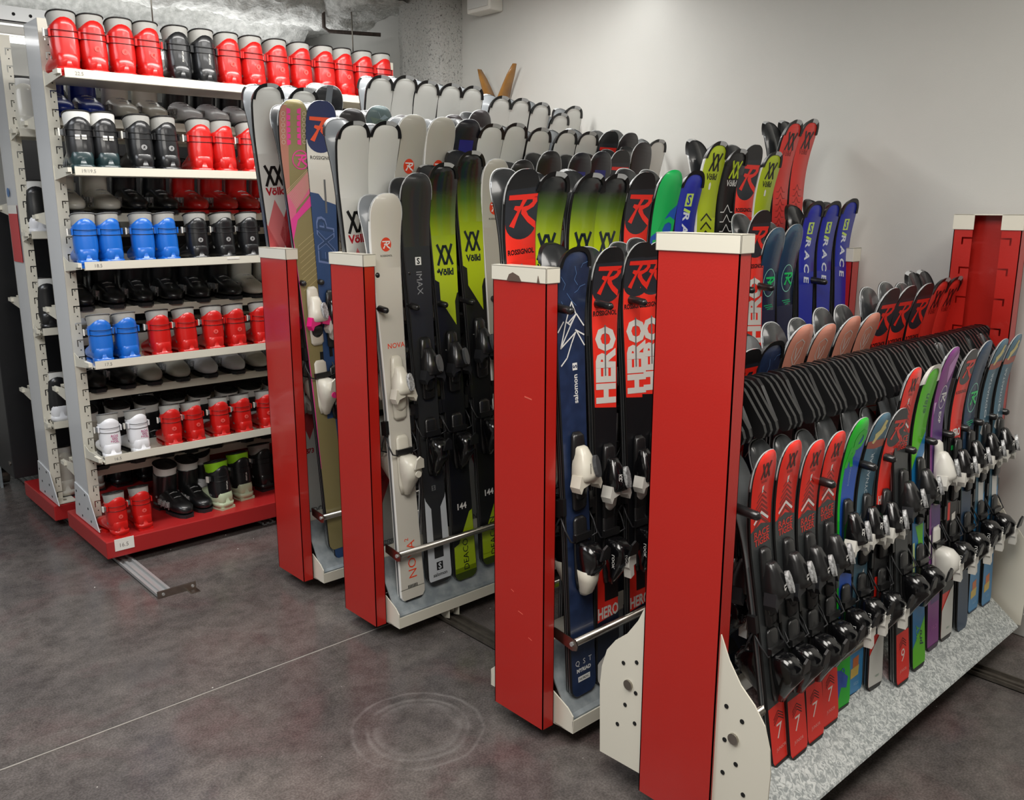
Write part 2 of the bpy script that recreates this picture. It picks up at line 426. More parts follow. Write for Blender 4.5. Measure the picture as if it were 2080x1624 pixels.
# small paint crumbs on the floor
CRUMB = mat('white_chip', '#d8d6cf', 0.8)
mb = MB()
for i in range(90):
    x, y = random.uniform(-0.2, 3.2), random.uniform(0.7, 4.2); r = random.uniform(0.001, 0.0035)
    mb.add([(x-r, y, 0), (x, y-r*0.7, 0), (x+r, y, 0), (x, y+r, 0), (x, y, r*0.8)], [(0, 1, 4), (1, 2, 4), (2, 3, 4), (3, 0, 4)], CRUMB)
o = mb.obj('debris'); o['kind'] = 'stuff'; tag(o, 'tiny white chips scattered on the concrete floor', 'debris')

# ------------------------------------------------------------------ ski racks
def notched(w, z0, z1, pitch, hook_in, gap, drop, flip=False):
    """outline (u,z) of a flange with L-shaped hook slots cut from its free edge u=w"""
    p = [(0, z0), (w, z0)]
    z = z0+pitch*0.6
    while z < z1-pitch*0.5:
        a = w-hook_in
        p += [(w, z), (a+gap, z), (a+gap, z-drop), (a, z-drop), (a, z+gap), (w, z+gap)]
        z += pitch
    p += [(w, z1), (0, z1)]
    return p
def c_post(parent, x, yc, w, z0, z1, depth, sgn, cap_h, slots=True):
    """open channel: web faces outwards (side -sgn), flanges with hook slots point inwards"""
    mb = MB(); mb.box(x if sgn > 0 else x-0.003, x+0.003 if sgn > 0 else x, yc-w/2, yc+w/2, z0, z1, RED)
    for s in (-1, 1):
        y = yc+s*w/2
        mb.box(*sorted((x, x+sgn*depth)), *sorted((y, y-s*0.003)), z0, z1, RED)
        # inner return lip with slots, parallel to the web
        out = notched(0.065, z0, z1, 0.105, 0.035, 0.006, 0.02)
        mb.prism([(y-s*u, z) for u, z in out], x+sgn*(depth-0.002), x+sgn*depth, RED, 'x')
    o = mb.obj('post', parent); 
    mb = MB()
    h = cap_h
    mb.box(*sorted((x-sgn*0.004, x)), yc-w/2-0.004, yc+w/2+0.004, z1-h, z1+0.004, CREAM)
    mb.box(*sorted((x-sgn*0.004, x+sgn*depth+sgn*0.004)), yc-w/2-0.004, yc+w/2+0.004, z1, z1+0.004, CREAM)
    for s in (-1, 1):
        y = yc+s*(w/2+0.002)
        mb.box(*sorted((x-sgn*0.004, x+sgn*depth+sgn*0.004)), y-0.002, y+0.002, z1-h, z1+0.004, CREAM)
        mb.box(*sorted((x+sgn*depth, x+sgn*depth+sgn*0.004)), *sorted((y, y-s*0.07)), z1-h, z1+0.004, CREAM)
    mb.obj('post_cap', parent, 0.0015)
def hook_poly(y0, y1, z, r=0.012): return None
def rack(label, yc, w, ztop, big=False, group=None):
    t = thing('ski_rack', label, 'ski rack', (0, yc, 0), 0, 'double-sided rolling ski racks')
    xa, xb = 1.655, 3.40
    c_post(t, xa, 0, w, 0.055, ztop, 0.045, 1, 0.038)
    c_post(t, xb, 0, w, 0.055, ztop+(0.03 if big else 0), 0.055, -1, 0.05)
    # feet: cream end plates and long side rails
    mb = MB()
    for s in (-1, 1):
        if big:
            mb2 = MB()
            for x in (xa+0.008, xb-0.03):
                pts = [(s*0.10, 0.10), (s*0.262, 0.095), (s*0.268, 0.30), (s*0.262, 0.36), (s*0.245, 0.415), (s*0.215, 0.455), (s*0.175, 0.49), (s*0.14, 0.54), (s*0.112, 0.60), (s*0.10, 0.62)]
                mb2 = MB(); mb2.prism(pts, x, x+0.004, CREAM, 'x'); mb2.obj('side_plate', t)
            for (dy, z) in ((0.14, 0.42), (0.185, 0.40), (0.14, 0.33), (0.175, 0.28), (0.14, 0.24), (0.20, 0.21)):
                m2 = MB(); m2.disc((s*dy, z, xa+0.0065), 0.006, DARKHOLE, 'x', 0.0016, 10); m2.obj('bolt_hole', t)
            m2 = MB(); m2.disc((s*0.165, 0.345, xa+0.002), 0.014, STEEL, 'x', 0.006, 14); m2.obj('bolt', t)
        else:
            mb.prism([(s*0.10, 0.055), (s*0.185, 0.062), (s*0.187, 0.115), (s*0.165, 0.135), (s*0.10, 0.165)], xa+0.05, xa+0.054, CREAM, 'x')
            mb.prism([(s*0.10, 0.055), (s*0.185, 0.062), (s*0.187, 0.115), (s*0.10, 0.165)], xb-0.054, xb-0.05, CREAM, 'x')
            mb.box(xa+0.05, xb-0.05, *sorted((s*0.183, s*0.187)), 0.062, 0.10, CREAM)
            mb.box(xa+0.05, xb-0.05, *sorted((s*0.11, s*0.187)), 0.058, 0.062, CREAM)
    if not big: mb.obj('foot_frame', t, 0.001)
    mb = MB(); mb.box(xa+0.045, xb-0.06, -0.03, 0.03, 0.05, 0.10, CREAM); mb.obj('chassis_beam', t)
    for s in (-1, 1):
        if big: prof = [(0.04, 0.32), (0.16, 0.185), (0.262, 0.105), (0.265, 0.100), (0.262, 0.098), (0.157, 0.180), (0.037, 0.316)]
        else: prof = [(0.042, 0.29), (0.125, 0.165), (0.168, 0.112), (0.184, 0.106), (0.184, 0.076), (0.181, 0.076), (0.181, 0.103), (0.166, 0.109), (0.122, 0.161), (0.039, 0.286)]
        mb = MB(); mb.prism([(s*a, b) for a, b in prof], xa+0.055, xb-0.06, GALV if big else ZINC, 'x'); mb.obj('sloped_tray', t)
        # stop bar: steel tube on two flat brackets
        ym = s*(0.165 if not big else 0.135); zb = 0.338 if not big else 0.335
        mb = MB(); mb.tube([(xa+0.07, ym, zb), (xb-0.08, ym, zb)], 0.0125, STEEL, 12); mb.obj('stop_bar', t)
        for x in (xa+0.066, xb-0.07):
            mb = MB(); yy = s*(w/2-0.02)
            mb.prism([(yy, zb+0.025), (yy, zb-0.008), (ym, zb-0.022), (ym+s*0.018, zb-0.016), (ym+s*0.022, zb), (ym+s*0.012, zb+0.016)], x-0.0015, x+0.0015, STEEL, 'x')
            mb.obj('bar_bracket', t)
            mb = MB(); mb.disc((ym, zb, x-0.0065), 0.007, ALU, 'x', 0.006, 6); mb.obj('bolt', t)
    mb = MB(); mb.box(xa+0.055, xb-0.06, -0.045, 0.045, 0.288, 0.292, CREAM); mb.obj('centre_shelf', t)
    # wheels
    for x in (1.97, 3.09):
        for s in (-1, 1):
            mb = MB(); mb.disc((s*0.13, 0.045, x-0.016), 0.032, STEEL, 'x', 0.032, 18); mb.obj('wheel', t)
            mb = MB()
            for q in (-0.026, 0.022): mb.prism([(s*0.09, 0.10), (s*0.18, 0.10), (s*0.18, 0.02), (s*0.15, 0.012), (s*0.10, 0.03)], x+q, x+q+0.004, CREAM, 'x')
            mb.obj('wheel_bracket', t)
    # divider bar with pegs
    zc = 1.14 if big else ztop-0.22
    mb = MB(); mb.box(xa+0.04, xb-0.05, -0.04, 0.04, zc-0.10, zc-0.04, BLACK); mb.obj('cross_bar', t)
    if big:
        hp = [(0.0, 1.178), (0.022, 1.176), (0.04, 1.162), (0.098, 1.085), (0.104, 1.068), (0.098, 1.052), (0.084, 1.048), (0.07, 1.056), (0.0, 1.12)]
        outl = hp+[(-a, b) for a, b in reversed(hp[1:-1])]
        i = 0; x = xa+0.05
        while x < xb-0.06:
            for k in range(3):
                mb = MB(); mb.prism(outl, -0.005, 0.005, BLACKS, 'x')
                if i == 0: rack.div = mb.mesh('divider')
                o = inst('divider', rack.div, t, (x+k*0.026, 0, 0)); i += 1
            mb = MB(); mb.prism(outl, -0.005, 0.005, BLACKS, 'x')
            o = inst('divider', rack.div, t, (x+0.090, 0, 0.0), (0, 0, -0.30)); x += 0.114
    return t
GALV = None
def galv_mat():
    m = bpy.data.materials.new('spangled_zinc'); m.use_nodes = True
    nt = m.node_tree; b = nt.nodes['Principled BSDF']; L = nt.links.new
    b.inputs['Metallic'].default_value = 0.45; b.inputs['Roughness'].default_value = 0.38
    tc = nt.nodes.new('ShaderNodeTexCoord'); v = nt.nodes.new('ShaderNodeTexVoronoi'); v.inputs['Scale'].default_value = 95; v.feature = 'F1'
    n = nt.nodes.new('ShaderNodeTexNoise'); n.inputs['Scale'].default_value = 70; n.inputs['Detail'].default_value = 3; n.inputs['Distortion'].default_value = 1.5
    L(tc.outputs['Object'], v.inputs['Vector']); L(tc.outputs['Object'], n.inputs['Vector'])
    r = nt.nodes.new('ShaderNodeValToRGB'); r.color_ramp.elements[0].position = 0.4; r.color_ramp.elements[1].position = 0.62
    r.color_ramp.elements[0].color = (*lin('#a3a9aa'), 1); r.color_ramp.elements[1].color = (*lin('#e6eae9'), 1)
    L(n.outputs['Fac'], r.inputs['Fac']); L(r.outputs['Color'], b.inputs['Base Color'])
    bp = nt.nodes.new('ShaderNodeBump'); bp.inputs['Strength'].default_value = 0.35; bp.inputs['Distance'].default_value = 0.003
    L(n.outputs['Fac'], bp.inputs['Height']); L(bp.outputs['Normal'], b.inputs['Normal'])
    return m
GALV = galv_mat()
BLACKS = mat('satin_black_plastic', '#1b1b1c', 0.3, coat=0.3)
PEG_ME = None
def peg_mesh():
    mb = MB()
    def ring(y, z, r): return [(r*math.cos(2*PI*k/10), y, z+r*math.sin(2*PI*k/10)) for k in range(10)]
    mb.rings([ring(0, 0.006, 0.014), ring(-0.03, 0.004, 0.013), ring(-0.075, 0.0, 0.012), ring(-0.092, -0.001, 0.011), ring(-0.098, -0.001, 0.006)], BLACKS)
    return mb.mesh('peg')
PEG_ME = peg_mesh()
RACKS = {}
RACKS[4] = rack('nearest ski rack, tall red post with rounded cream side plates', 1.205, 0.226, 1.535, True)
RACKS[3] = rack('second ski rack, red post whose cream cap is chipped', 1.80, 0.218, 1.432)
RACKS[2] = rack('third ski rack, red post left of the white ski with orange disc', 2.695, 0.218, 1.432)
RACKS[1] = rack('farthest ski rack, red post closest to the boot shelves', 3.24, 0.218, 1.432)
CHIP = mat('bare_metal_chip', '#5b4a40', 0.7)
mb = MB(); mb.prism([(0.09-0.045, 1.394), (0.035, 1.412), (0.02, 1.418), (-0.005, 1.409), (-0.015, 1.394)], 1.6495, 1.6508, CHIP, 'x')
mb.prism([(-0.078, 1.394), (-0.082, 1.414), (-0.088, 1.394)], 1.6495, 1.6508, CHIP, 'x'); mb.obj('paint_chip', RACKS[3])
SCR = mat('scuffed_red', '#d2604f', 0.5)
for (y, z, w, h) in ((-0.055, 1.065, 0.03, 0.0035), (-0.02, 0.40, 0.02, 0.002), (0.02, 0.46, 0.012, 0.0015), (-0.06, 0.33, 0.015, 0.0015)):
    mb = MB(); mb.prism([(y, z), (y+w, z+0.004), (y+w, z+h+0.004), (y, z+h)], 1.6544, 1.6552, SCR, 'x'); mb.obj('scratch', RACKS[3])
# pegs: (rack, side, list of x, z)
def pegs(k, s, xs, z, y0):
    for x in xs: inst('peg', PEG_ME, RACKS[k], (x, s*y0, z), (0, 0, 0 if s < 0 else PI))
pegs(4, -1, [1.745, 2.10, 2.33, 2.45, 2.585, 2.73, 2.86, 2.98, 3.10, 3.22, 3.33], 0.885, 0.05)
pegs(3, -1, [1.72, 1.88, 2.03, 2.16, 2.30, 2.45, 2.60, 2.72, 3.085], 1.32, 0.05)
pegs(3, 1, [1.75+0.13*i for i in range(12)], 1.32, 0.02)
pegs(2, -1, [1.735, 1.87, 2.00, 2.13, 2.26, 2.39, 2.53, 2.66, 2.80, 2.93, 3.06, 3.2], 1.36, -0.02)
pegs(2, -1, [1.735, 1.87, 2.00, 2.13, 2.26, 2.39, 2.53, 2.66, 2.80, 2.93, 3.06, 3.2], 1.24, 0.03)
pegs(2, 1, [1.75+0.13*i for i in range(12)], 1.34, 0.02)
pegs(1, -1, [1.72, 1.80, 1.93, 2.06, 2.2, 2.4, 2.6, 2.8, 3.0, 3.2], 1.30, 0.03)
pegs(1, 1, [1.75+0.13*i for i in range(12)], 1.34, 0.02)

# ------------------------------------------------------------------ boot shelving
ORD = ['first', 'second', 'third', 'fourth', 'fifth', 'sixth', 'seventh', 'eighth', 'ninth', 'tenth', 'eleventh', 'twelfth', 'thirteenth', 'fourteenth', 'fifteenth', 'sixteenth']
def gusset(yl, yr, z0, z1, x):
    m = MB(); m.prism([(yr-0.115, z0), (yl+0.03, z0), (yl, z1), (yr, z1-0.02)], x-0.004, x, WHITEP, 'x'); return m
def boot_unit(label, xs, xe, yu, yb0, yb1, yf, levels, lip_back, sticker):
    """yu = near face of upright, yb0..yb1 = base, yf = front edge of the near shelves"""
    t = thing('boot_shelf', label, 'shelf unit', (0, 0, 0), 0, 'rolling boot shelves')
    for x, sg in ((xs, 1), (xe, -1)):
        mb = MB(); mb.box(*sorted((x, x+sg*0.003)), yu, yu+0.2, 0.12, 2.36, WHITEP)
        mb.obj('upright', t)
        for s, y in ((-1, yu), (1, yu+0.2)):
            mb = MB()
            out = notched(0.047, 0.12, 2.36, 0.0762, 0.026, 0.005, 0.026)
            T = Matrix.Translation((x, y, 0)) @ Matrix.Scale(sg, 4, (1, 0, 0))
            mb.prism(out, -0.002, 0.002, CREAM, 'y', T)
            mb.obj('slotted_flange', t)
            mb = MB()
            z = 0.2
            while z < 2.33:
                mb.disc((x+sg*0.034, z, y+(-0.0035 if s < 0 else 0.0022)), 0.0028, DARKHOLE, 'y', 0.0012, 6); z += 0.0381
            o = mb.obj('rivet_hole', t); o['kind'] = 'stuff'
        # gusset plate, foot plate and rivet marks
        g = gusset(yu+0.2, yu, 0.13, 0.30, x if sg > 0 else x+0.004); g.obj('gusset', t)
        mb = MB(); mb.box(*sorted((x, x+sg*0.09)), yu-0.08, yu+0.03, 0.128, 0.133, CREAM); mb.disc((x+sg*0.045, yu-0.04, 0.133), 0.008, STEEL, 'z', 0.004, 10); mb.obj('foot_plate', t)
        for (dy, z) in ((0.03, 0.27), (0.16, 0.26), (0.0, 0.21), (0.13, 0.20), (-0.03, 0.155), (0.10, 0.15)):
            mb = MB(); mb.disc((yu+0.02+dy, z, x-0.0052), 0.006, DARKHOLE, 'x', 0.001, 10); mb.obj('rivet', t)
    # cross ties between the flanges
    for z in (2.0, 1.58, 1.13, 0.76, 0.40):
        mb = MB(); mb.box(xs+0.004, xs+0.04, yu+0.02, yu+0.18, z-0.04, z+0.02, CREAM); mb.obj('tie_plate', t)
    # base
    RB = mat('base_red_paint', '#a81f20', 0.45, coat=0.2)
    mb = MB(); mb.box(xs-0.02, xe+0.02, yb0, yb1, 0.045, 0.125, RB); mb.obj('base', t, 0.004)
    for z in levels:
        sh = MB()
        sh.box(xs+0.02, xe-0.02, yf, yf+0.30, z-0.032, z-0.028, CREAM)
        sh.box(xs+0.02, xe-0.02, yf-0.002, yf+0.002, z-0.034, z, CREAM)
        sh.box(xs+0.02, xe-0.02, yf, yf+0.014, z-0.036, z-0.033, CREAM)
        sh.obj('shelf', t)
        for x in (xs+0.004, xe-0.008):
            br = MB(); br.prism([(yf-0.004, z-0.004), (yf-0.004, z-0.03), (yu, z-0.05), (yu, z+0.012), (yu-0.06, z-0.006)], x, x+0.003, CREAM, 'x'); 
            br.box(x-0.012, x, yf-0.004, yf+0.06, z-0.022, z-0.004, CREAM)
            br.obj('shelf_bracket', t)
    for z in lip_back:
        sh = MB(); y0 = yu+0.075
        sh.box(xs+0.03, xe-0.02, y0, y0+0.30, z-0.004, z, CREAM)
        sh.box(xs+0.03, xe-0.02, y0-0.002, y0+0.002, z-0.034, z+0.004, CREAM)
        sh.box(xs+0.03, xe-0.02, y0+0.298, y0+0.302, z-0.034, z+0.004, CREAM)
        sh.obj('rear_shelf', t)
        br = MB(); br.prism([(yu+0.2, z-0.05), (yu+0.2, z+0.01), (y0+0.31, z-0.002), (y0+0.31, z-0.03)], xs+0.004, xs+0.008, CREAM, 'x')
        br.box(xs-0.008, xs+0.004, y0+0.25, y0+0.306, z-0.022, z-0.004, CREAM); br.obj('shelf_bracket', t)
    return t
LV = [2.14, 1.756, 1.366, 0.94, 0.512]
LB = [1.975, 1.56, 1.13, 0.745, 0.375]
XS, XE = 1.15, 2.93
U1 = boot_unit('nearer boot shelf unit holding rows of red and blue boots', XS, XE, 4.21, 3.955, 4.53, 3.98, LV, LB, False)
U0 = boot_unit('farther boot shelf unit, mostly hidden behind the nearer one', 1.12, 2.9, 4.725, 4.645, 5.20, 4.63, [1.945, 1.48, 1.02, 0.555], [1.60, 1.14, 0.665], True)
def up_text(s, size, x, y, z, m, parent, name, sx=1.0):
    T = Matrix.Translation((x, y, z)) @ Matrix.Rotation(PI/2, 4, 'X')
    return text_obj(s, size, m, name, parent, T)
for s, z in zip(('22.5', '19/19.5', '18.5', '17.5', '16.5'), LV):
    up_text(s, 0.020, XS+0.075, 3.9772, z-0.017, INK, U1, 'size_mark')
mb = MB(); mb.box(XS+0.015, XS+0.10, 3.9525, 3.9545, 0.075, 0.13, PAPER); o = mb.obj('paper_tag', U1)
up_text('16.5', 0.026, XS+0.056, 3.952, 0.10, INK, U1, 'size_mark')
mb = MB(); mb.box(1.80, 1.86, 3.9765, 3.9778, 1.352, 1.362, PAPER); mb.obj('barcode_sticker', U1)
# stickers on the farther upright
mb = MB(); mb.box(1.1150, 1.1158, 4.74, 4.90, 1.33, 1.60, mat('red_sticker', '#c9202a', 0.35)); mb.box(1.1148, 1.1156, 4.74, 4.90, 1.56, 1.60, PAPER); mb.obj('red_sticker', U0)
mb = MB(); mb.disc((4.86, 1.66, 1.1145), 0.022, mat('blue_round_sticker', '#3a6ea8', 0.35), 'x', 0.001, 20); mb.obj('round_sticker', U0)

# ------------------------------------------------------------------ boots
BC = {'red': ('boot_red', '#c41612'), 'black': ('boot_black', '#17181a'), 'blue': ('boot_blue', '#1566c4'), 'white': ('boot_white', '#e3e4e8'),
      'navy': ('boot_navy', '#122c86'), 'grey': ('boot_grey', '#8f908c'), 'teal': ('boot_smoke', '#1d3437'), 'lime': ('boot_frost', '#b9c6a6'), 'ivory': ('boot_ivory', '#c9c6ba')}
def bm_(c): return mat(BC[c][0], BC[c][1], 0.33, coat=0.3)
LIME = mat('lime_liner', '#8fce1c', 0.5)
_boot = {}
def boot_meshes(kind):
    """kind = (shell, cuff, liner, rim, style, mark)"""
    if kind in _boot: return _boot[kind]
    shell, cuff, liner, rim, style, mark = kind
    S, Cf = bm_(shell), bm_(cuff); out = []
    # heel at y=0 (towards -Y), toe at y=+0.25
    n = 20
    m = MB()
    ys = [(0.0, 0.026, 0.022, 0.078), (0.012, 0.036, 0.016, 0.098), (0.04, 0.042, 0.014, 0.112), (0.08, 0.043, 0.014, 0.115), (0.12, 0.043, 0.014, 0.105), (0.16, 0.044, 0.014, 0.088), (0.20, 0.044, 0.014, 0.075), (0.235, 0.038, 0.015, 0.065), (0.258, 0.026, 0.018, 0.052), (0.268, 0.010, 0.024, 0.040)]
    R = []
    for (y, hw, z0, z1) in ys:
        zc = (z0+z1)/2; hz = (z1-z0)/2
        R.append([(hw*math.copysign(abs(math.cos(a))**0.8, math.cos(a)), y, zc+hz*math.copysign(abs(math.sin(a))**0.75, math.sin(a))) for a in [2*PI*k/n for k in range(n)]])
    m.rings(R, S)
    # flared heel counter
    m.rings([sell(0, 0.040, 0.040, 0.046, 0.012, n, 3.2), sell(0, 0.040, 0.041, 0.047, 0.034, n, 3.2), sell(0, 0.043, 0.038, 0.044, 0.036, n, 3), sell(0, 0.046, 0.0405, 0.0465, 0.06, n, 2.6), sell(0, 0.052, 0.0425, 0.0475, 0.09, n, 2.4)], S)
    # ankle pivots
    for s in (-1, 1): m.disc((0.062, 0.075, s*0.0425-(0.003 if s < 0 else 0)), 0.008, MGREY if shell != 'black' else SILVER, 'x', 0.003, 12)
    out.append(('shell', m))
    m = MB()
    m.prism([(-0.035, -0.004), (0.035, -0.004), (0.038, 0.065), (-0.038, 0.065)], 0.0, 0.013, DGREY if shell in ('white', 'ivory', 'black') else S, 'z')
    m.prism([(-0.036, 0.12), (0.036, 0.12), (0.040, 0.19), (0.034, 0.245), (0.018, 0.272), (-0.018, 0.272), (-0.034, 0.245), (-0.040, 0.19)], 0.0, 0.015, DGREY if shell in ('white', 'ivory', 'black') else S, 'z')
    out.append(('sole', m))
    # cuff: back (towards -Y) rises to a rounded tongue, sides drop
    m = MB()
    zf = lambda u, v: (0.030*max(0, 1-(abs(u)/0.95)**2.2) if v < 0 else -0.006)
    def ring(z, cy, rx, ry, f=0.0, p=2.5): return [(x, y, zz) for x, y, zz in sell(0, cy, rx, ry, z, 28, p, (lambda u, v: f*zf(u, v)) if f else None)]
    m.rings([ring(0.058, 0.054, 0.0415, 0.0475), ring(0.066, 0.054, 0.0445, 0.0515), ring(0.085, 0.056, 0.0465, 0.0525), ring(0.115, 0.059, 0.047, 0.053), ring(0.140, 0.063, 0.0465, 0.054), ring(0.165, 0.067, 0.047, 0.055), ring(0.180, 0.070, 0.046, 0.056, 0.35), ring(0.188, 0.071, 0.0455, 0.056, 1.0), ring(0.189, 0.071, 0.043, 0.053, 1.0)], Cf, True, False)
    # curved step over the heel
    arc = [(-0.038*math.cos(PI*k/14), -0.0, 0.060+0.020*math.sin(PI*k/14)) for k in range(15)]
    m.tube([(x, 0.056-math.sqrt(max(0.0, 1-(x/0.0465)**2))*0.0535+0.0025, z) for x, _, z in arc], 0.0012, Cf, 6)
    out.append(('cuff', m))
    # liner with padded collar, open at the top
    LM = {'grey': LGREY, 'black': mat('black_liner', '#151515', 0.8), 'lime': LIME, 'white': mat('white_liner', '#d2d2ce', 0.7)}[liner]
    m = MB()
    lz = lambda u, v: (0.012 if v < 0 else -0.012)*abs(v)
    def lr(z, cy, rx, ry): return sell(0, cy, rx, ry, z, 28, 2.5, lz)
    m.rings([lr(0.160, 0.068, 0.041, 0.050), lr(0.200, 0.072, 0.044, 0.052), lr(0.222, 0.075, 0.046, 0.053), lr(0.231, 0.076, 0.0455, 0.053)], LM, True, False)
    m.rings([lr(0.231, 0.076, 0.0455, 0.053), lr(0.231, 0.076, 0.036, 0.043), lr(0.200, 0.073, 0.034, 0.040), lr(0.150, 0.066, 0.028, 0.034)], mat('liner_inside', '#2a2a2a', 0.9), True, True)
    out.append(('liner', m))
    m = MB()
    R0 = lr(0.232, 0.076, 0.0465, 0.054)
    m.tube(R0+[R0[0]], 0.0028, {'black': BLACK, 'grey': MGREY, 'lime': LIME}[rim], 6); out.append(('collar_trim', m))
    # power straps as thin wire loops with a buckle on the side
    if style in ('kid', 'big'):
        for k, z in enumerate((0.148, 0.172)):
            m = MB(); R0 = sell(0, 0.0645, 0.0488, 0.0562, z, 28, 2.5, lambda u, v: 0.004*v)
            m.tube(R0+[R0[0]], 0.0013, BLACK, 5); out.append(('strap', m))
        m = MB()
        for sx in (-1, 1):
            m.box(sx*0.049-0.0035, sx*0.049+0.0035, 0.035, 0.072, 0.146, 0.174, Cf)
        out.append(('strap_guide', m))
        m = MB(); m.box(-0.066, -0.050, 0.045, 0.066, 0.149, 0.171, MGREY); m.box(-0.068, -0.063, 0.043, 0.058, 0.145, 0.175, WHITE); out.append(('buckle', m))
    if style in ('toe', 'big'):
        for k, (y, z, w) in enumerate(((0.10, 0.10, 0.045), (0.135, 0.090, 0.046), (0.17, 0.075, 0.046))):
            m = MB(); pts = [(w*math.cos(a), y, 0.03+(z-0.02)*math.sin(a)) for a in [PI*j/10 for j in range(11)]]
            m.tube(pts, 0.003, SILVER if style == 'toe' else MGREY, 5); m.box(w-0.004, w+0.010, y-0.008, y+0.008, 0.045, 0.07, SILVER); out.append(('buckle', m))
    if mark == 'disc':
        m = MB(); m.disc((0.0, 0.112, 0.0035), 0.011, (mat('pale_print', '#e9605a', 0.3) if shell == 'red' else mat('pale_print_2', '#9a9a9a', 0.4)), 'y', 0.0015, 16); 
        vs, fs = text2d('R', 0.014, 0.03, 0.3); m.add([(x, 0.0030, 0.112+y) for x, y in vs], fs, Cf); out.append(('emblem', m))
    elif mark == 'code':
        m = MB()
        for dx in (-0.012, 0.010):
            for dz in (0.146, 0.136): m.box(dx-0.008, dx+0.008, 0.004, 0.006, dz-0.0038, dz+0.0038, PAPER)
        for i in range(8): m.box(-0.018+i*0.0045, -0.0165+i*0.0045, 0.0035, 0.0042, 0.134, 0.139, BLACK)
        out.append(('barcode_label', m))
    elif mark == 'tag':
        m = MB(); m.box(0.006, 0.024, -0.006, -0.004, 0.016, 0.026, PAPER); m.box(0.009, 0.021, -0.0065, -0.006, 0.019, 0.023, INK); out.append(('size_label', m))
    elif mark == 'brand':
        m = MB(); PK = mat('magenta_print', '#b23b78', 0.4)
        for i, w in enumerate(('ROS', 'SIG', 'NOL')):
            vs, fs = text2d(w, 0.017, 0.02); m.add([(0.012+x, 0.0045, 0.127-i*0.0145+y) for x, y in vs], fs, PK)
        out.append(('lettering', m))
    elif mark == 'stripe':
        m = MB(); vs, fs = text2d('ALLTRACK', 0.009, 0.02); m.add([(0.004-y, 0.0040, 0.12-x) for x, y in vs], fs, PAPER); out.append(('lettering', m))
    res = [(nm, mb.mesh(nm)) for nm, mb in out]
    _boot[kind] = res; return res
def put_boot(kind, label, x, y, z, rz, sc, group):
    t = thing('ski_boot', label, 'boot', (x, y, z), rz, group); t.scale = (sc*1.13, sc*1.02, sc*1.03)
    for nm, me in boot_meshes(kind): inst(nm, me, t)
    return t
KR = ('red', 'red', 'grey', 'black', 'kid', 'disc'); KK = ('black', 'black', 'grey', 'black', 'kid', 'disc')
KKs = ('black', 'black', 'grey', 'black', 'kid', 'stripe'); KB = ('blue', 'blue', 'grey', 'grey', 'kid', 'tag'); KB0 = ('blue', 'blue', 'grey', 'grey', 'kid', '')
KW = ('white', 'white', 'grey', 'grey', 'kid', 'brand'); KRg = ('red', 'red', 'grey', 'black', 'kid', ''); KT = ('teal', 'black', 'white', 'black', 'big', 'code')
KL = ('lime', 'black', 'lime', 'black', 'big', 'stripe')
NAMES = {KR: 'red', KK: 'black', KKs: 'black printed', KB: 'blue', KB0: 'blue', KW: 'white', KRg: 'red', KT: 'large black barcoded', KL: 'black and lime'}
rows = [
 (2.112, 1.02, 'top shelf', [(1.20, KRg), (1.315, KR), (1.425, KR), (1.545, KR), (1.668, KKs), (1.79, KKs), (1.905, KR), (2.03, KR), (2.152, KR), (2.278, KR), (2.402, KR), (2.52, KR), (2.635, KR), (2.755, KR)]),
 (1.728, 1.02, 'second shelf down', [(1.215, KT), (1.325, KT), (1.47, KK), (1.59, KK), (1.735, KRg), (1.86, KRg), (1.985, KRg), (2.11, KRg)]),
 (1.338, 0.92, 'third shelf down', [(1.197, KB), (1.312, KB), (1.438, KB0), (1.558, KB0), (1.69, KK), (1.825, KK), (1.945, KK), (2.20, KK)]),
 (0.912, 0.90, 'fourth shelf down', [(1.22, KB), (1.338, KB), (1.48, KRg), (1.608, KRg), (1.73, KR), (1.85, KR), (1.975, KRg)]),
 (0.484, 0.84, 'lowest hanging shelf', [(1.215, KW), (1.348, KW), (1.495, KR), (1.612, KR), (1.732, KR), (1.855, KR), (1.975, KR)]),
]
for z, sc, place, L in rows:
    for i, (x, k) in enumerate(L):
        rot = random.uniform(-0.10, 0.10)+(0.12 if i % 2 else -0.05)
        if z > 2: rot *= 0.5
        put_boot(k, f'{NAMES[k]} ski boot, {ORD[i]} from the left end of the {place}', x, 4.0, z, rot, sc, f'boots on the {place}')
put_boot(KR, 'red ski boot at the left end of the red base', 1.215, 3.985, 0.125, 0.1, 0.82, 'boots on the red base')
put_boot(KR, 'red ski boot second along the red base, nearest the edge', 1.325, 4.0, 0.125, 0.0, 0.82, 'boots on the red base')
TB = ('black', 'black', 'white', 'black', 'toe', ''); TW = ('white', 'black', 'white', 'black', 'toe', ''); TI = ('ivory', 'ivory', 'white', 'black', 'toe', '')
TN = ('navy', 'navy', 'black', 'black', 'toe', ''); TR = ('red', 'red', 'black', 'black', 'toe', '')
put_boot(TB, 'black boot with its toe forward, left of a pair on the base', 1.50, 4.29, 0.125, PI+0.15, 0.98, 'boots on the red base')
put_boot(TB, 'black boot with its toe forward, right of a pair on the base', 1.625, 4.31, 0.125, PI+0.05, 0.98, 'boots on the red base')
put_boot(TW, 'white and black buckled boot behind the lime-collared pair', 1.76, 4.34, 0.125, PI-0.7, 1.0, 'boots on the red base')
put_boot(KL, 'lime-collared boot with frosted heel, left of its pair', 1.735, 4.02, 0.125, 0.25, 0.98, 'boots on the red base')
put_boot(KL, 'lime-collared boot with frosted heel, right of its pair', 1.87, 4.09, 0.125, 0.1, 0.98, 'boots on the red base')
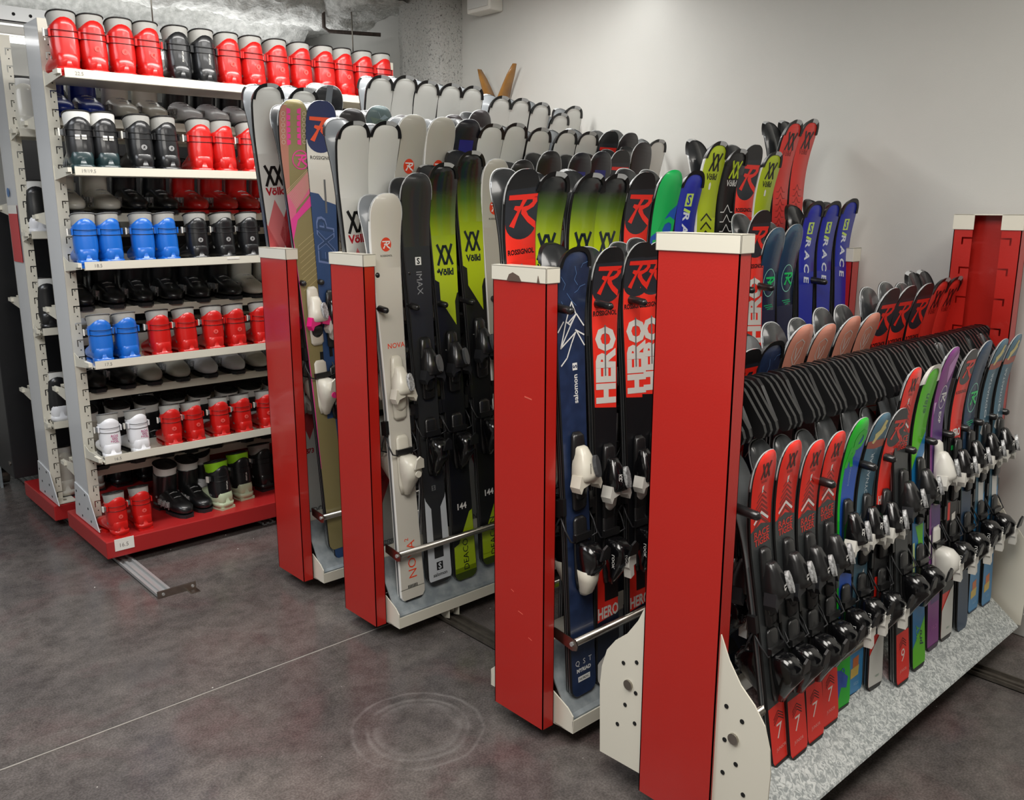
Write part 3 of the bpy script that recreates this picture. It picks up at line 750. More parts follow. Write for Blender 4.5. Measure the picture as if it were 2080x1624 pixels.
put_boot(('black', 'black', 'grey', 'black', 'big', ''), 'plain black boot right of the lime-collared pair', 2.02, 4.15, 0.125, 0.1, 1.0, 'boots on the red base')
put_boot(('black', 'black', 'grey', 'black', 'big', ''), 'black boot on the base beside the farthest red post', 2.15, 4.10, 0.125, 0.1, 1.0, 'boots on the red base')
back = [
 (1.975, 'uppermost rear shelf', [TN, TN, TI, TI, TW, TW, TW, TB, TI, TI, TB, TB]),
 (1.56, 'second rear shelf', [TI, TI, TB, TB, TR, TR, TR, TR, TB, TB]),
 (1.13, 'third rear shelf', [TB, TB, TB, TB, TB, TB, TI, TI, TB, TB]),
 (0.745, 'fourth rear shelf', [TB, TB, TI, TI, TW, TW, TI, TI]),
 (0.375, 'lowest rear shelf', [TI, TB, TB, TB, TW, TW, TW, TB]),
]
BN = {TB: 'black', TW: 'white-toed black', TI: 'ivory', TN: 'navy blue', TR: 'dark red'}
for z, place, L in back:
    for i, k in enumerate(L):
        x = 1.25+i*0.142
        put_boot(k, f'{BN[k]} boot toe outward, {ORD[i]} from the left on the {place}', x, 4.56, z, PI+random.uniform(-0.08, 0.08), 1.08, f'boots on the {place}')
far = [(1.917, 'upper', [TI, TB, TW, TB]), (1.452, 'second', [TW, TB, TB, TI]), (0.992, 'third', [TB, TW, TI, TB]), (0.527, 'lower', [TW, TB, TB, TW]), (0.125, 'base', [TI, TI, TB, TB])]
for z, place, L in far:
    for i, k in enumerate(L):
        put_boot(k, f'{BN[k]} boot, {ORD[i]} from the left, {place} shelf of the farther boot unit', 1.20+i*0.14, 4.69 if z > .2 else 4.74, z, random.uniform(-0.1, 0.1), 1.05, 'boots on the farther unit')

# ------------------------------------------------------------------ skis
class Spec:
    def __init__(s, L, wt, ww, wl, rise, bl, tipl=0.078):
        s.L, s.wt, s.ww, s.wl, s.rise, s.bl, s.tipl, s.th = L, wt/2, ww/2, wl/2, rise, bl, tipl, 0.010
    def hw(s, t):
        """half width at distance t from the tip"""
        L = s.L; t = max(0.0, min(L, t)); a = s.tipl; e = 0.035
        if t < a: return s.wt*(1-(1-t/a)**2.3)**(1/2.6)
        if t > L-e: 
            q = (t-(L-e))/e
            return s.wl*(1-0.38*q**3.2)
        m = L*0.55
        if t < m: q = (t-a)/(m-a); return s.ww+(s.wt-s.ww)*(1-q)**1.8
        q = (t-m)/(L-e-m); return s.ww+(s.wl-s.ww)*q**1.8
    def P(s, w, t, h=0.0):
        """print coordinates (across, down from tip, above the top sheet) to ski space"""
        q = max(0.0, 1-t/s.bl); r = s.rise*q*q; k = 2*s.rise*q/s.bl
        n = math.hypot(1, k); hh = h+s.th
        return (w, -r-hh/n-0.0, s.L-t+hh*k/n)
def tlist(sp):
    t = [0.0, 0.002, 0.006, 0.012, 0.02, 0.032, 0.048, 0.062, sp.tipl]
    while t[-1] < sp.bl: t.append(t[-1]+0.035)
    while t[-1] < sp.L-0.14: t.append(t[-1]+0.12)
    t += [sp.L-0.05, sp.L-0.035, sp.L-0.02, sp.L-0.008, sp.L]
    return t
BASEM = mat('sintered_base', '#303234', 0.28, coat=0.4, noise=0.35, nscale=5)
BASEL = mat('grey_base', '#7c8083', 0.3, coat=0.4)
BASEJ = mat('junior_base', '#84888a', 0.3, coat=0.4, noise=0.45, nscale=6)
EDGE = mat('steel_edge', '#a9abac', 0.3, metal=0.8)
def ski_body(sp, top, side=None, base=None):
    side = side or BLACK; base = base or BASEM
    m = MB(); T = tlist(sp); V = []; uv = []
    for t in T:
        w = sp.hw(t) if t > 0 else 0.004
        for (u, h) in ((-w, -sp.th+0.002), (-w, -0.003), (-w*0.93, 0.0), (w*0.93, 0.0), (w, -0.003), (w, -sp.th+0.002), (w, -sp.th), (-w, -sp.th)):
            V.append(sp.P(u, t, h)); uv.append((u, t))
    mt = {1: side, 2: top, 3: side, 0: side, 4: side, 5: EDGE, 6: base, 7: EDGE}
    for k in range(8):
        F = []
        for i in range(len(T)-1):
            F.append((i*8+k, i*8+(k+1) % 8, (i+1)*8+(k+1) % 8, (i+1)*8+k))
        b = m.mi(mt[k])
        for i, f in enumerate(F): m.f.append(list(f)); m.m.append(b); m.sm.append(k in (2, 6) and T[i] < sp.bl)
    m.v = V
    for e in (0, len(T)-1):
        m.f.append([e*8+i for i in range(8)]); m.m.append(m.mi(side)); m.sm.append(False)
    me = m.mesh('ski_body')
    ul = me.uv_layers.new(name='UVMap')
    for p in me.polygons:
        for li in p.loop_indices:
            ul.data[li].uv = uv[me.loops[li].vertex_index]
    return me
class Print:
    """flat print on the top sheet: polygons in (across, down-from-tip) space, bent over the ski"""
    def __init__(s, sp): s.sp = sp; s.items = []
    def poly(s, P, m, lay=1): s.items.append(('p', [tuple(p) for p in P], m, lay)); return s
    def strokes(s, pts, w, m, lay=2, closed=False):
        for q in stroke(pts, w, closed): s.poly(q, m, lay)
        return s
    def ring(s, cx, cy, r, w, m, lay=2, ry=None):
        ry = ry or r
        return s.strokes(circ(cx, cy, r, ry, 22), w, m, lay, True)
    def text(s, st, size, cx, ct, m, rot=0, bold=0.0, shear=0.0, lay=2, sx=1.0):
        vs, fs = text2d(st, size, bold, shear)
        if rot == 0: P = [(cx+x*sx, ct-y) for x, y in vs]
        elif rot == 1: P = [(cx-y*sx, ct-x) for x, y in vs]      # reads bottom to top
        else: P = [(cx+y*sx, ct+x) for x, y in vs]               # reads top to bottom
        s.items.append(('t', P, fs, m, lay)); return s
    def band(s, t0, t1, m, lay=1): return s.poly([(-0.08, t0), (0.08, t0), (0.08, t1), (-0.08, t1)], m, lay)
    def build(s, name='graphic'):
        out = MB(); sp = s.sp
        for it in s.items:
            bm = bmesh.new()
            if it[0] == 'p':
                _, P, m, lay = it
                vs = [bm.verts.new((x, y, 0)) for x, y in P]
                for t in tessellate_polygon([[Vector((x, y, 0)) for x, y in P]]):
                    try: bm.faces.new([vs[i] for i in t])
                    except ValueError: pass
            else:
                _, P, fs, m, lay = it
                vs = [bm.verts.new((x, y, 0)) for x, y in P]
                for f in fs:
                    try: bm.faces.new([vs[i] for i in f])
                    except ValueError: pass
            if not bm.faces: bm.free(); continue
            lo = min(v.co.y for v in bm.verts); hi = max(v.co.y for v in bm.verts)
            cuts = [x for x in tlist(sp) if lo < x < hi]
            if it[0] == 'p':
                cuts += [0.009+0.004*i for i in range(1, 20) if lo < 0.009+0.004*i < min(hi, sp.tipl)]
                cuts += [0.02*i for i in range(1, 40) if lo < 0.02*i < min(hi, sp.bl)]
            for c in cuts:
                bmesh.ops.bisect_plane(bm, geom=bm.verts[:]+bm.edges[:]+bm.faces[:], plane_co=(0, c, 0), plane_no=(0, 1, 0))
            for x in (0.0, -0.02, 0.02, -0.035, 0.035, -0.045, 0.045, -0.055, 0.055):
                if it[0] == 'p' and min(v.co.x for v in bm.verts) < x < max(v.co.x for v in bm.verts):
                    bmesh.ops.bisect_plane(bm, geom=bm.verts[:]+bm.edges[:]+bm.faces[:], plane_co=(x, 0, 0), plane_no=(1, 0, 0))
            k = 0.00035*lay; base = len(out.v); mi = out.mi(m)
            bm.verts.index_update()
            for v in bm.verts:
                t = max(0.0005, min(sp.L-0.0005, v.co.y)); lim = sp.hw(t)*0.955
                out.v.append(sp.P(max(-lim, min(lim, v.co.x)), t, k))
            for f in bm.faces: out.f.append([base+v.index for v in f.verts]); out.m.append(mi); out.sm.append(False)
            bm.free()
        return out.mesh(name) if out.f else None
def P_(c, n=None, **k): return mat(n or 'print_'+c.strip('#'), c, 0.36, coat=0.22, **k)
K_ = P_('#121316'); W_ = P_('#e9e9e6'); R_ = P_('#ee2a1c'); O_ = P_('#ef4c28'); LI = P_('#b9d01c')
def vx(p, cx, ct, s, m, w=None):
    """two interlocked chevrons"""
    w = w or s*0.15
    f = lambda L: [(cx+x*s*0.92, ct-y*s) for x, y in L]
    p.strokes(f([(-0.5, 0.5), (-0.28, 0.08)]), w, m, 3)
    p.strokes(f([(-0.5, -0.48), (-0.09, 0.42), (0.09, 0.42), (0.5, -0.48)]), w, m, 3)
    p.strokes(f([(-0.22, -0.02), (-0.06, -0.44), (0.08, -0.44), (0.5, 0.5)]), w, m, 3)
def rlogo(p, cx, ct, s, m, bar=True):
    """big slanted R with a long top bar"""
    f = lambda L: [(cx+x*s*1.13, ct-y*s) for x, y in L]
    p.poly(f([(-0.50, 0.44), (0.56, 0.44), (0.53, 0.27), (-0.50, 0.30)]), m, 3)
    p.poly(f([(0.02, 0.32), (0.20, 0.32), (-0.08, -0.10), (-0.26, -0.54), (-0.44, -0.47), (-0.16, -0.05), (-0.30, 0.02), (-0.26, 0.12), (-0.08, 0.10)]), m, 3)
    p.poly(f([(0.53, 0.38), (0.56, 0.20), (0.44, 0.05), (0.18, -0.06), (0.0, -0.04), (0.02, 0.07), (0.24, 0.10), (0.38, 0.20), (0.38, 0.30)]), m, 3)
    p.poly(f([(0.0, 0.04), (0.16, -0.04), (0.26, -0.20), (0.54, -0.40), (0.54, -0.62), (0.24, -0.40), (-0.02, -0.12)]), m, 3)
def sbox(p, cx, ct, s, m, m2, rot=0):
    p.poly([(cx-s/2, ct-s/2*1.1), (cx+s/2, ct-s/2*1.1), (cx+s/2, ct+s/2*1.1), (cx-s/2, ct+s/2*1.1)], m, 2)
    p.text('S', s*1.15, cx, ct, m2, rot, 0.03, 0, 3)
def disc_r(p, ct, r):
    p.poly(circ(0, ct, r, r*1.1), P_('#e04427'), 2); rlogo(p, 0, ct, r*1.25, W_); p.text('ROSSIGNOL', r*0.42, 0, ct+r*1.75, K_, 0, 0.01)
def chev(p, t, w, m, th, lay=2): p.strokes([(-w, t+w*0.75), (0, t), (w, t+w*0.75)], th, m, lay)

# binding meshes ------------------------------------------------------
def se(z, rx, h, x=0, p=2.8, n=14): return [(x+a, -b, z) for a, b, _ in sell(0, h/2, rx, h/2, 0, n, p)]
_bind = {}
def bindings(style):
    """toe and heel pieces in ski space around their own origin; x across, -y out of the ski, z towards the tip"""
    if style in _bind: return _bind[style]
    body, acc, win, lever = {'marker': (BLACKS, DGREY, SILVER, BLACKS), 'kidx': (BLACKG, WHITE, SILVER, BLACKS), 'ivory': (IVORY, IVORY, SILVER, IVORY), 'salomon': (DGREY, IVORY, CLEAR, BLACKS),
                             'black': (BLACKS, DGREY, CLEAR, BLACKS), 'pink': (IVORY, mat('hot_pink_plastic', '#e2247c', 0.3), SILVER, IVORY), 'white': (WHITE, WHITE, SILVER, DGREY)}[style]
    toe = []; heel = []
    m = MB(); m.rings([se(0.085, 0.012, 0.010), se(0.075, 0.020, 0.018), se(0.035, 0.024, 0.020), se(-0.05, 0.026, 0.016), se(-0.115, 0.025, 0.014), se(-0.125, 0.016, 0.010)], body if style not in ('kidx', 'salomon') else BLACKS)
    toe.append(('base_plate', m))
    m = MB(); m.rings([se(0.050, 0.012, 0.030), se(0.046, 0.017, 0.036), se(0.030, 0.020, 0.046), se(0.005, 0.029, 0.058), se(-0.020, 0.033, 0.066), se(-0.034, 0.033, 0.062), se(-0.040, 0.028, 0.050)], body if style != 'salomon' else IVORY)
    toe.append(('housing', m))
    T = Matrix.Translation((0.010, -0.0615, 0.0)) @ Matrix.Rotation(-0.22, 4, 'X') @ Matrix.Rotation(0.30, 4, 'Z')
    m = MB(); m.prism([(0.0125*math.cos(2*PI*k/16), 0.029*math.sin(2*PI*k/16)) for k in range(16)], -0.008, 0.002, win, 'y', T)
    toe.append(('indicator_window', m))
    m = MB()
    for s in (-1, 1):
        m.prism([(s*0.004, -0.030), (s*0.034, -0.020), (s*0.043, -0.050), (s*0.036, -0.066), (s*0.028, -0.052), (s*0.004, -0.046)], -0.052, -0.018, acc, 'y')
    toe.append(('wing', m))
    m = MB(); m.rings([se(-0.045, 0.018, 0.022), se(-0.06, 0.023, 0.026), se(-0.085, 0.020, 0.022), se(-0.098, 0.010, 0.014)], acc if style in ('ivory', 'kidx') else BLACKS); toe.append(('anti_friction_pad', m))
    # heel
    m = MB(); m.rings([se(0.11, 0.014, 0.008), se(0.10, 0.024, 0.012), se(-0.055, 0.026, 0.014), se(-0.085, 0.020, 0.010)], body if style in ('ivory', 'pink', 'white') else BLACKS); heel.append(('track_plate', m))
    m = MB(); m.rings([se(0.045, 0.018, 0.040), se(0.040, 0.026, 0.058), se(0.020, 0.030, 0.078), se(-0.010, 0.030, 0.082), se(-0.035, 0.024, 0.062), se(-0.062, 0.018, 0.040), se(-0.088, 0.010, 0.024), se(-0.092, 0.004, 0.014)], BLACKG if style in ('kidx', 'marker', 'black', 'salomon') else body)
    heel.append(('heel_housing', m))
    m = MB(); m.prism([(-0.018, -0.002), (-0.013, 0.030), (0.0, 0.040), (0.013, 0.030), (0.018, -0.002)], -0.092, -0.086, lever, 'y', Matrix.Rotation(0.25, 4, 'X') @ Matrix.Translation((0, 0.004, 0.035)))
    heel.append(('lever', m))
    m = MB()
    if style in ('kidx', 'white'):
        m.prism([(0.005, 0.012), (0.022, 0.006), (0.022, -0.020), (0.012, -0.024), (0.014, -0.050), (0.0, -0.058), (-0.002, -0.034), (-0.008, -0.026), (-0.006, -0.002)], -0.0835, -0.060, WHITE, 'y'); heel.append(('trim_plate', m))
    elif style == 'salomon':
        m.rings([se(-0.030, 0.026, 0.060), se(-0.060, 0.022, 0.055), se(-0.095, 0.014, 0.038), se(-0.105, 0.008, 0.022)], IVORY); heel.append(('trim_plate', m))
    elif style in ('ivory', 'pink'):
        m.disc((-0.0, -0.01, -0.086), 0.011, acc, 'y', 0.004, 14); heel.append(('dial', m))
    m = MB()
    for s in (-1, 1):
        m.tube([(s*0.026, -0.012, 0.045), (s*0.050, -0.020, 0.055), (s*0.054, -0.004, 0.085), (s*0.050, 0.018, 0.125)], 0.0026, DGREY, 6)
        m.rings([[(s*0.050+a*0.006, 0.018+b*0.008, z) for a, b in ((-1, -1), (1, -1), (1, 1), (-1, 1))] for z in (0.115, 0.16)], BLACKS, False)
    m.box(-0.030, 0.030, -0.020, -0.008, 0.048, 0.066, BLACKS)
    heel.append(('brake', m))
    if style in ('kidx',):
        m = MB(); vs, fs = text2d('LOOK', 0.014, 0.02); m.add([(-0.0308, -0.048+y*0.9, -0.012-x) for x, y in vs], fs, W_); m.add([(-0.018-y*0.8, -0.0835, -0.004-x*0.8) for x, y in vs], fs, W_); heel.append(('lettering', m))
        m = MB(); vs, fs = text2d('KIDX', 0.013, 0.02); m.add([(-0.012-y, -0.0655+0.4*abs(0.012+y), -0.004-x) for x, y in vs], fs, W_); toe.append(('lettering', m))
    if style == 'marker':
        m = MB(); vs, fs = text2d('4.5', 0.014, 0.03, 0.3); m.add([(-0.012+y, -0.0655, -0.005+x) for x, y in vs], fs, W_); toe.append(('lettering', m))
    if style == 'salomon':
        m = MB(); vs, fs = text2d('salomon', 0.008, 0.02); m.add([(-0.014+y, -0.0665, 0.0-x) for x, y in vs], fs, K_); toe.append(('lettering', m))
    r = ([(n, q.mesh(n)) for n, q in toe], [(n, q.mesh(n)) for n, q in heel]); _bind[style] = r; return r
def tip_guard(sp, m1, m2, word=None, depth=0.055, wd=0.009):
    mb = MB(); N = 22
    ts = [depth*(k/N)**2 for k in range(N, -1, -1)]
    out = [(-sp.hw(t)*1.0-0.0005, t) for t in ts]+[(sp.hw(t)+0.0005, t) for t in reversed(ts)]
    for i in range(len(out)-1):
        (a, ta), (b, tb) = out[i], out[i+1]
        k = i/(len(out)-2); mm = m2 if (0.46 < k < 0.72 and m2) else m1
        ia = (a*0.80, ta+wd*(1-min(1, ta/0.03))*1.3+0.001); ib = (b*0.80, tb+wd*(1-min(1, tb/0.03))*1.3+0.001)
        v = [sp.P(a, ta, 0.0035), sp.P(b, tb, 0.0035), sp.P(ib[0], ib[1], 0.0030), sp.P(ia[0], ia[1], 0.0030), sp.P(a, ta, -0.011), sp.P(b, tb, -0.011), sp.P(ia[0], ia[1], 0.0003), sp.P(ib[0], ib[1], 0.0003)]
        mb.add(v, [(0, 1, 2, 3), (0, 4, 5, 1), (3, 2, 7, 6)], mm)
    return mb.mesh('tip_guard')

# designs ------------------------------------------------------------
# name: (widths/rise builder, top material, print function, binding style, toe pos, heel pos, guard, look)
def d_white(p, L):
    vx(p, 0, 0.338, 0.075, K_); p.text('Völkl', 0.040, 0, 0.398, P_('#b3202c'), 0, 0.04, 0, 2, 1.0)
    for (pts, c) in (([(-0.008, 0.43), (0.042, 0.54), (0.0, 0.66), (-0.052, 0.54)], '#d9777a'), ([(0.05, 0.44), (0.05, 0.70), (0.0, 0.57)], '#b83238'), ([(-0.055, 0.52), (0.0, 0.64), (-0.05, 0.80)], '#d05a5e'), ([(0.0, 0.66), (0.05, 0.58), (0.05, 0.85)], '#a52a30'), ([(-0.02, 0.62), (0.03, 0.72), (-0.01, 0.86), (-0.05, 0.74)], '#c8494d'), ([(0.0, 1.25), (0.04, 1.35), (0.0, 1.45), (-0.04, 1.35)], '#c8494d')):
        p.poly(pts, P_(c), 1)
    p.text('173', 0.03, 0, L-0.42, P_('#b3202c'), 0, 0.03); p.text('KENDO', 0.035, 0, L-0.14, P_('#8d8d8b'), 0, 0.02); p.text('724', 0.045, 0, L-0.08, K_, 0, 0.03, 0.2)
def d_greyr(p, L): disc_r(p, 0.178, 0.024)
def d_nova(p, L):
    disc_r(p, 0.172, 0.022); p.text('NOVA', 0.026, 0.012, 0.53, O_, 0, 0.01)
    p.text('NOVA', 0.052, 0.004, L-0.16, O_, 1, 0.0); p.text('2', 0.026, -0.014, L-0.09+0.005-0.16+0.005, O_, 1)
    for i in range(7): p.poly([(-0.022+i*0.0065, L-0.062), (-0.018+i*0.0065, L-0.062), (-0.018+i*0.0065, L-0.050), (-0.022+i*0.0065, L-0.050)], K_, 2)
    p.poly([(-0.055, L-0.006), (0.055, L-0.006), (0.055, L), (-0.055, L)], K_, 2)
def d_simax(p, L):
    sbox(p, 0, 0.305, 0.026, W_, K_); p.text('IMAX', 0.036, 0, 0.385, P_('#8f9193'), 2, 0.0)
    p.poly([(-0.06, L-0.36), (-0.022, L-0.30), (-0.022, L-0.10), (0.022, L-0.10), (0.022, L-0.30), (0.06, L-0.36), (0.06, L-0.012), (-0.06, L-0.012)], P_('#c9ced3'), 1)
    sbox(p, 0, L-0.068, 0.030, K_, P_('#c9ced3')); p.text('salomon', 0.020, 0, L-0.035, K_, 0, 0.02)
    sbox(p, -0.004, L-0.38, 0.018, MGREY, K_)
def d_deacon(p, L, o=0.0):
    DKI = P_('#15222a')
    vx(p, 0, 0.325-o, 0.072, DKI); p.text('Völkl', 0.034, 0, 0.388-o, DKI, 0, 0.045)
    p.poly([(-0.08, 0.40-o), (-0.034, 0.425-o), (-0.034, 0.49-o), (0.034, 0.59-o), (0.034, 0.50-o), (0.046, 0.47-o), (0.08, 0.46-o), (0.08, L-0.29), (0.034, L-0.27), (-0.026, L-0.15), (-0.08, L-0.13)], K_, 1)
    p.poly([(-0.08, L-0.03), (0.08, L-0.03), (0.08, L), (-0.08, L)], P_('#3c4a16'), 1)
    p.text('144', 0.034, 0, L-0.30, W_, 0, 0.03); p.text('DEACON', 0.038, 0.004, L-0.115, K_, 1, 0.0)
    p.poly([(0, 0.64-o), (0.006, 0.65-o), (0, 0.665-o), (-0.006, 0.65-o)], W_, 2); p.text('MADE IN GERMANY', 0.006, 0, 0.68-o, W_)
def d_deaconb(p, L): d_deacon(p, L, 0.115)
def d_hero(p, L, k=1.0):
    p.poly([(-0.08, 0.0), (0.08, 0.0), (0.08, 0.125*k)]+[(0.06*math.cos(a), (0.12+0.038*math.sin(a))*k) for a in [PI*j/12 for j in range(13)]]+[(-0.08, 0.125*k)], P_('#23272f'), 1)
    p.poly([(-0.08, 0.0), (0.08, 0.0), (0.08, 0.040*k), (-0.08, 0.046*k)], K_, 2)
    rlogo(p, 0, 0.090*k, 0.082*k**0.6, R_)
    p.text('ROSSIGNOL', 0.0200, 0, 0.186*k, K_, 0, 0.03, 0, 2, 0.95)
    c = 0.186*k+0.155
    p.text('HERO', 0.086, 0.002, c, P_('#d9d6d0'), 1, 0.055, 0.1, 2, 1.28)
    p.poly([(-0.003, c-0.12), (0.003, c-0.12), (0.003, c+0.03), (-0.003, c+0.03)], MGREY, 3)
    p.poly([(-0.08, c+0.115), (0.08, c+0.135), (0.08, L-0.40), (-0.08, L-0.40)], K_, 2)
    p.poly([(-0.08, L-0.40), (-0.015, L-0.40), (-0.015, L-0.22), (-0.08, L-0.22)], R_, 3)
    p.poly([(-0.015, L-0.42), (0.08, L-0.42), (0.08, L-0.27), (-0.015, L-0.27)], K_, 3)
    p.text('HERO', 0.050, 0, L-0.235, P_('#d9d6d0'), 0, 0.03, 0, 4, 0.72); p.poly([(-0.08, L-0.205), (0.08, L-0.225), (0.08, L), (-0.08, L)], P_('#141c30'), 3)
    p.poly([(-0.08, L-0.06), (0.08, L-0.15), (0.08, L-0.006), (-0.08, L-0.006)], P_('#d4d2cc'), 4)
    for i in range(6): p.poly([(0.0+i*0.005, L-0.045), (0.003+i*0.005, L-0.045), (0.003+i*0.005, L-0.032), (0.0+i*0.005, L-0.032)], K_, 5)
def d_herob(p, L): d_hero(p, L, 1.22)
def d_qst(p, L):
    lt = P_('#5c7fb2')
    for pts in ([(0.0, 0.10), (0.010, 0.14), (0.004, 0.17), (0.02, 0.20)], [(-0.05, 0.15), (-0.03, 0.19), (-0.035, 0.22)], [(0.05, 0.08), (0.03, 0.09), (0.025, 0.11)], [(0.05, 0.20), (0.03, 0.21), (0.022, 0.23), (0.01, 0.24)], [(-0.02, 0.24), (0.0, 0.28), (0.02, 0.31)], [(-0.04, 0.28), (-0.03, 0.31)]):
        p.strokes([(x, t*0.52) for x, t in pts], 0.0014, lt, 2)
    w = 0.0042
    for pts in ([(0.0, 0.265), (-0.020, 0.345), (-0.012, 0.352), (0.020, 0.318), (0.0, 0.265)], [(-0.020, 0.345), (-0.004, 0.36), (0.012, 0.335)], [(0.020, 0.318), (-0.044, 0.455), (-0.030, 0.395), (-0.020, 0.345)], [(-0.030, 0.345), (-0.052, 0.385)], [(-0.044, 0.455), (0.018, 0.395), (0.0, 0.44), (-0.020, 0.50), (-0.044, 0.53)], [(0.022, 0.318), (0.052, 0.37)], [(0.018, 0.385), (0.052, 0.41)], [(0.022, 0.39), (0.052, 0.455)]):
        p.strokes([(x, 0.150+(t-0.265)*0.66) for x, t in pts], w, W_, 3)
    sbox(p, 0.010, 0.333, 0.019, W_, P_('#1d2b50'), 1); p.text('salomon', 0.025, 0.010, 0.398, W_, 1, 0.02)
    p.text('LASER', 0.014, 0.022, L-0.47, W_, 1, 0.02); sbox(p, 0.0, L-0.45, 0.016, MGREY, K_, 1)
    p.text('Q  S  T', 0.024, 0.0, L-0.105, W_); p.text('MYRIAD', 0.017, 0.0, L-0.082, W_, 0, 0.04)
    p.poly([(-0.026, L-0.062), (0.026, L-0.062), (0.026, L-0.045), (-0.026, L-0.045)], W_, 2); p.text('NORDIC', 0.011, 0, L-0.0535, K_, 0, 0.02, 0, 3)
def d_srace(p, L):
    sbox(p, 0.0, 0.095, 0.038, P_('#c9e86a'), P_('#1c2fae')); p.strokes([(-0.016, 0.126), (0.016, 0.135)], 0.009, P_('#c9e86a'), 2)
    p.text('R A C E', 0.048, 0.0, 0.215, P_('#dfe6f2'), 2, 0.03, 0.15); p.text('salomon', 0.028, 0, 0.75, P_('#dfe6f2'), 2, 0.01)
def d_lime(p, L):
    vx(p, 0.004, 0.068, 0.056, K_); p.text('Völkl', 0.029, 0, 0.115, K_, 0, 0.03)
    p.poly([(0, 0.133), (0.006, 0.14), (0.005, 0.158), (-0.005, 0.158), (-0.006, 0.14)], W_, 2)
    for i in range(5): chev(p, 0.24+i*0.03, 0.03, K_, 0.006)
def d_blackv(p, L):
    vx(p, 0.004, 0.070, 0.056, LI); p.text('Völkl', 0.030, 0, 0.115, W_, 0, 0.01)
    for i in range(5): p.strokes([(-0.04, 0.215+i*0.034), (-0.02, 0.215+i*0.034), (0, 0.19+i*0.034), (0.02, 0.215+i*0.034), (0.04, 0.215+i*0.034)], 0.003, W_, 2)
def d_redv(p, L):
    vx(p, 0.004, 0.076, 0.060, K_); p.text('Völkl', 0.029, -0.002, 0.118, P_('#7a1410'), 0, 0.01)
    for i in range(9): p.strokes([(-0.03, 0.26+i*0.024), (-0.015, 0.26+i*0.024), (0, 0.24+i*0.024), (0.015, 0.26+i*0.024), (0.03, 0.26+i*0.024)], 0.0022, P_('#7a1410'), 2)
def d_navygreen(p, L):
    p.ring(0.006, 0.19, 0.036, 0.0028, P_('#8fd8c4'), 2, 0.048); rlogo(p, 0.01, 0.19, 0.046, P_('#17d06a'))
    for i, (a, b) in enumerate(((-0.02, 0.03), (-0.01, 0.035), (0.0, 0.02))): p.strokes([(a, 0.27+i*0.007), (b, 0.268+i*0.007)], 0.003, P_('#17b070'), 2)
    p.poly([(-0.06, 0.36), (-0.04, 0.42), (-0.046, L), (-0.06, L)], P_('#8fd8c4'), 1)
def d_pink(p, L):
    s = P_('#d8cdc8')
    U = lambda L: [(x, t-0.030) for x, t in L]
    p.strokes(U([(0.004, 0.075), (0.024, 0.085), (0.022, 0.125), (0.0, 0.155), (-0.022, 0.125), (-0.02, 0.085), (0.004, 0.075)]), 0.003, s, 2); p.strokes(U([(-0.010, 0.10), (0.0, 0.135), (0.014, 0.10)]), 0.004, s, 2)
    for i in range(26): p.strokes([(random.uniform(-0.04, 0.04), 0.30+i*0.013), (random.uniform(-0.04, 0.04), 0.32+i*0.013)], 0.004, P_('#c49aa2'), 1)
    p.poly([(-0.08, 0.28), (0.08, 0.28), (0.08, 0.62), (-0.08, 0.66)], P_('#b98b92'), 0.5)
def d_race(num):
    def f(p, L):
        dk = P_('#3c3f40'); rd = P_('#d8352a')
        vx(p, 0.004, 0.052, 0.038, P_('#3a1210')); p.text('Völkl', 0.013, 0.002, 0.080, P_('#7a1410'))
        p.poly([(-0.004, 0.093), (0.004, 0.090), (0.003, 0.107), (-0.003, 0.110)], W_, 2)
        for i in range(5): chev(p, 0.102+i*0.012, 0.018+0.003*i, P_('#8c1d18'), 0.0026+0.0008*i)
        chev(p, 0.160, 0.030, W_, 0.0065, 3); chev(p, 0.173, 0.031, P_('#7c2a22'), 0.006)
        p.poly([(-0.08, 0.212), (0, 0.188), (0.08, 0.212), (0.08, L-0.17), (-0.08, L-0.17)], dk, 1)
        p.text('RACE', 0.025, 0.002, 0.214, rd, 0, 0.02, 0, 3, 1.1); p.text('TIGER', 0.025, 0.002, 0.234, rd, 0, 0.02, 0, 3)
        for i in range(2): p.text('170' if i else 'JR', 0.014, 0.0, L*0.52+i*0.06, P_('#d8d06a') if i else W_, 1, 0.02, 0, 4)
        p.text(num, 0.058, 0, L-0.095, P_('#f0d8d2'), 0, 0.0, 0.1, 2); p.text('JUNIOR', 0.013, 0, L-0.045, P_('#f0a8a0'))
        for i in range(3): chev(p, L-0.150+i*0.008, 0.022, K_, 0.002)
        p.poly([(-0.08, L-0.010), (0.08, L-0.010), (0.08, L), (-0.08, L)], K_, 3)
    return f
def d_greenro(p, L):
    b = P_('#1f55b4'); g = P_('#0fb45a')
    p.poly([(-0.08, 0.34), (0.0, 0.27), (0.08, 0.20), (0.08, L), (-0.08, L)], b, 1)
    p.poly([(0.0, 0.165), (0.03, 0.13), (0.08, 0.10), (0.08, 0.22), (0.02, 0.29), (-0.02, 0.25)], b, 1); p.poly([(-0.08, 0.225), (-0.03, 0.20), (-0.01, 0.24), (-0.04, 0.34), (-0.08, 0.36)], b, 1)
    p.text('O', 0.105, 0.024, 0.190, g, 0, 0.04, 0.2, 3); p.text('R', 0.105, -0.026, 0.265, g, 0, 0.05, 0.2, 3)
    p.text('ROSSIGNOL', 0.02, 0.0, 0.40, W_, 1)
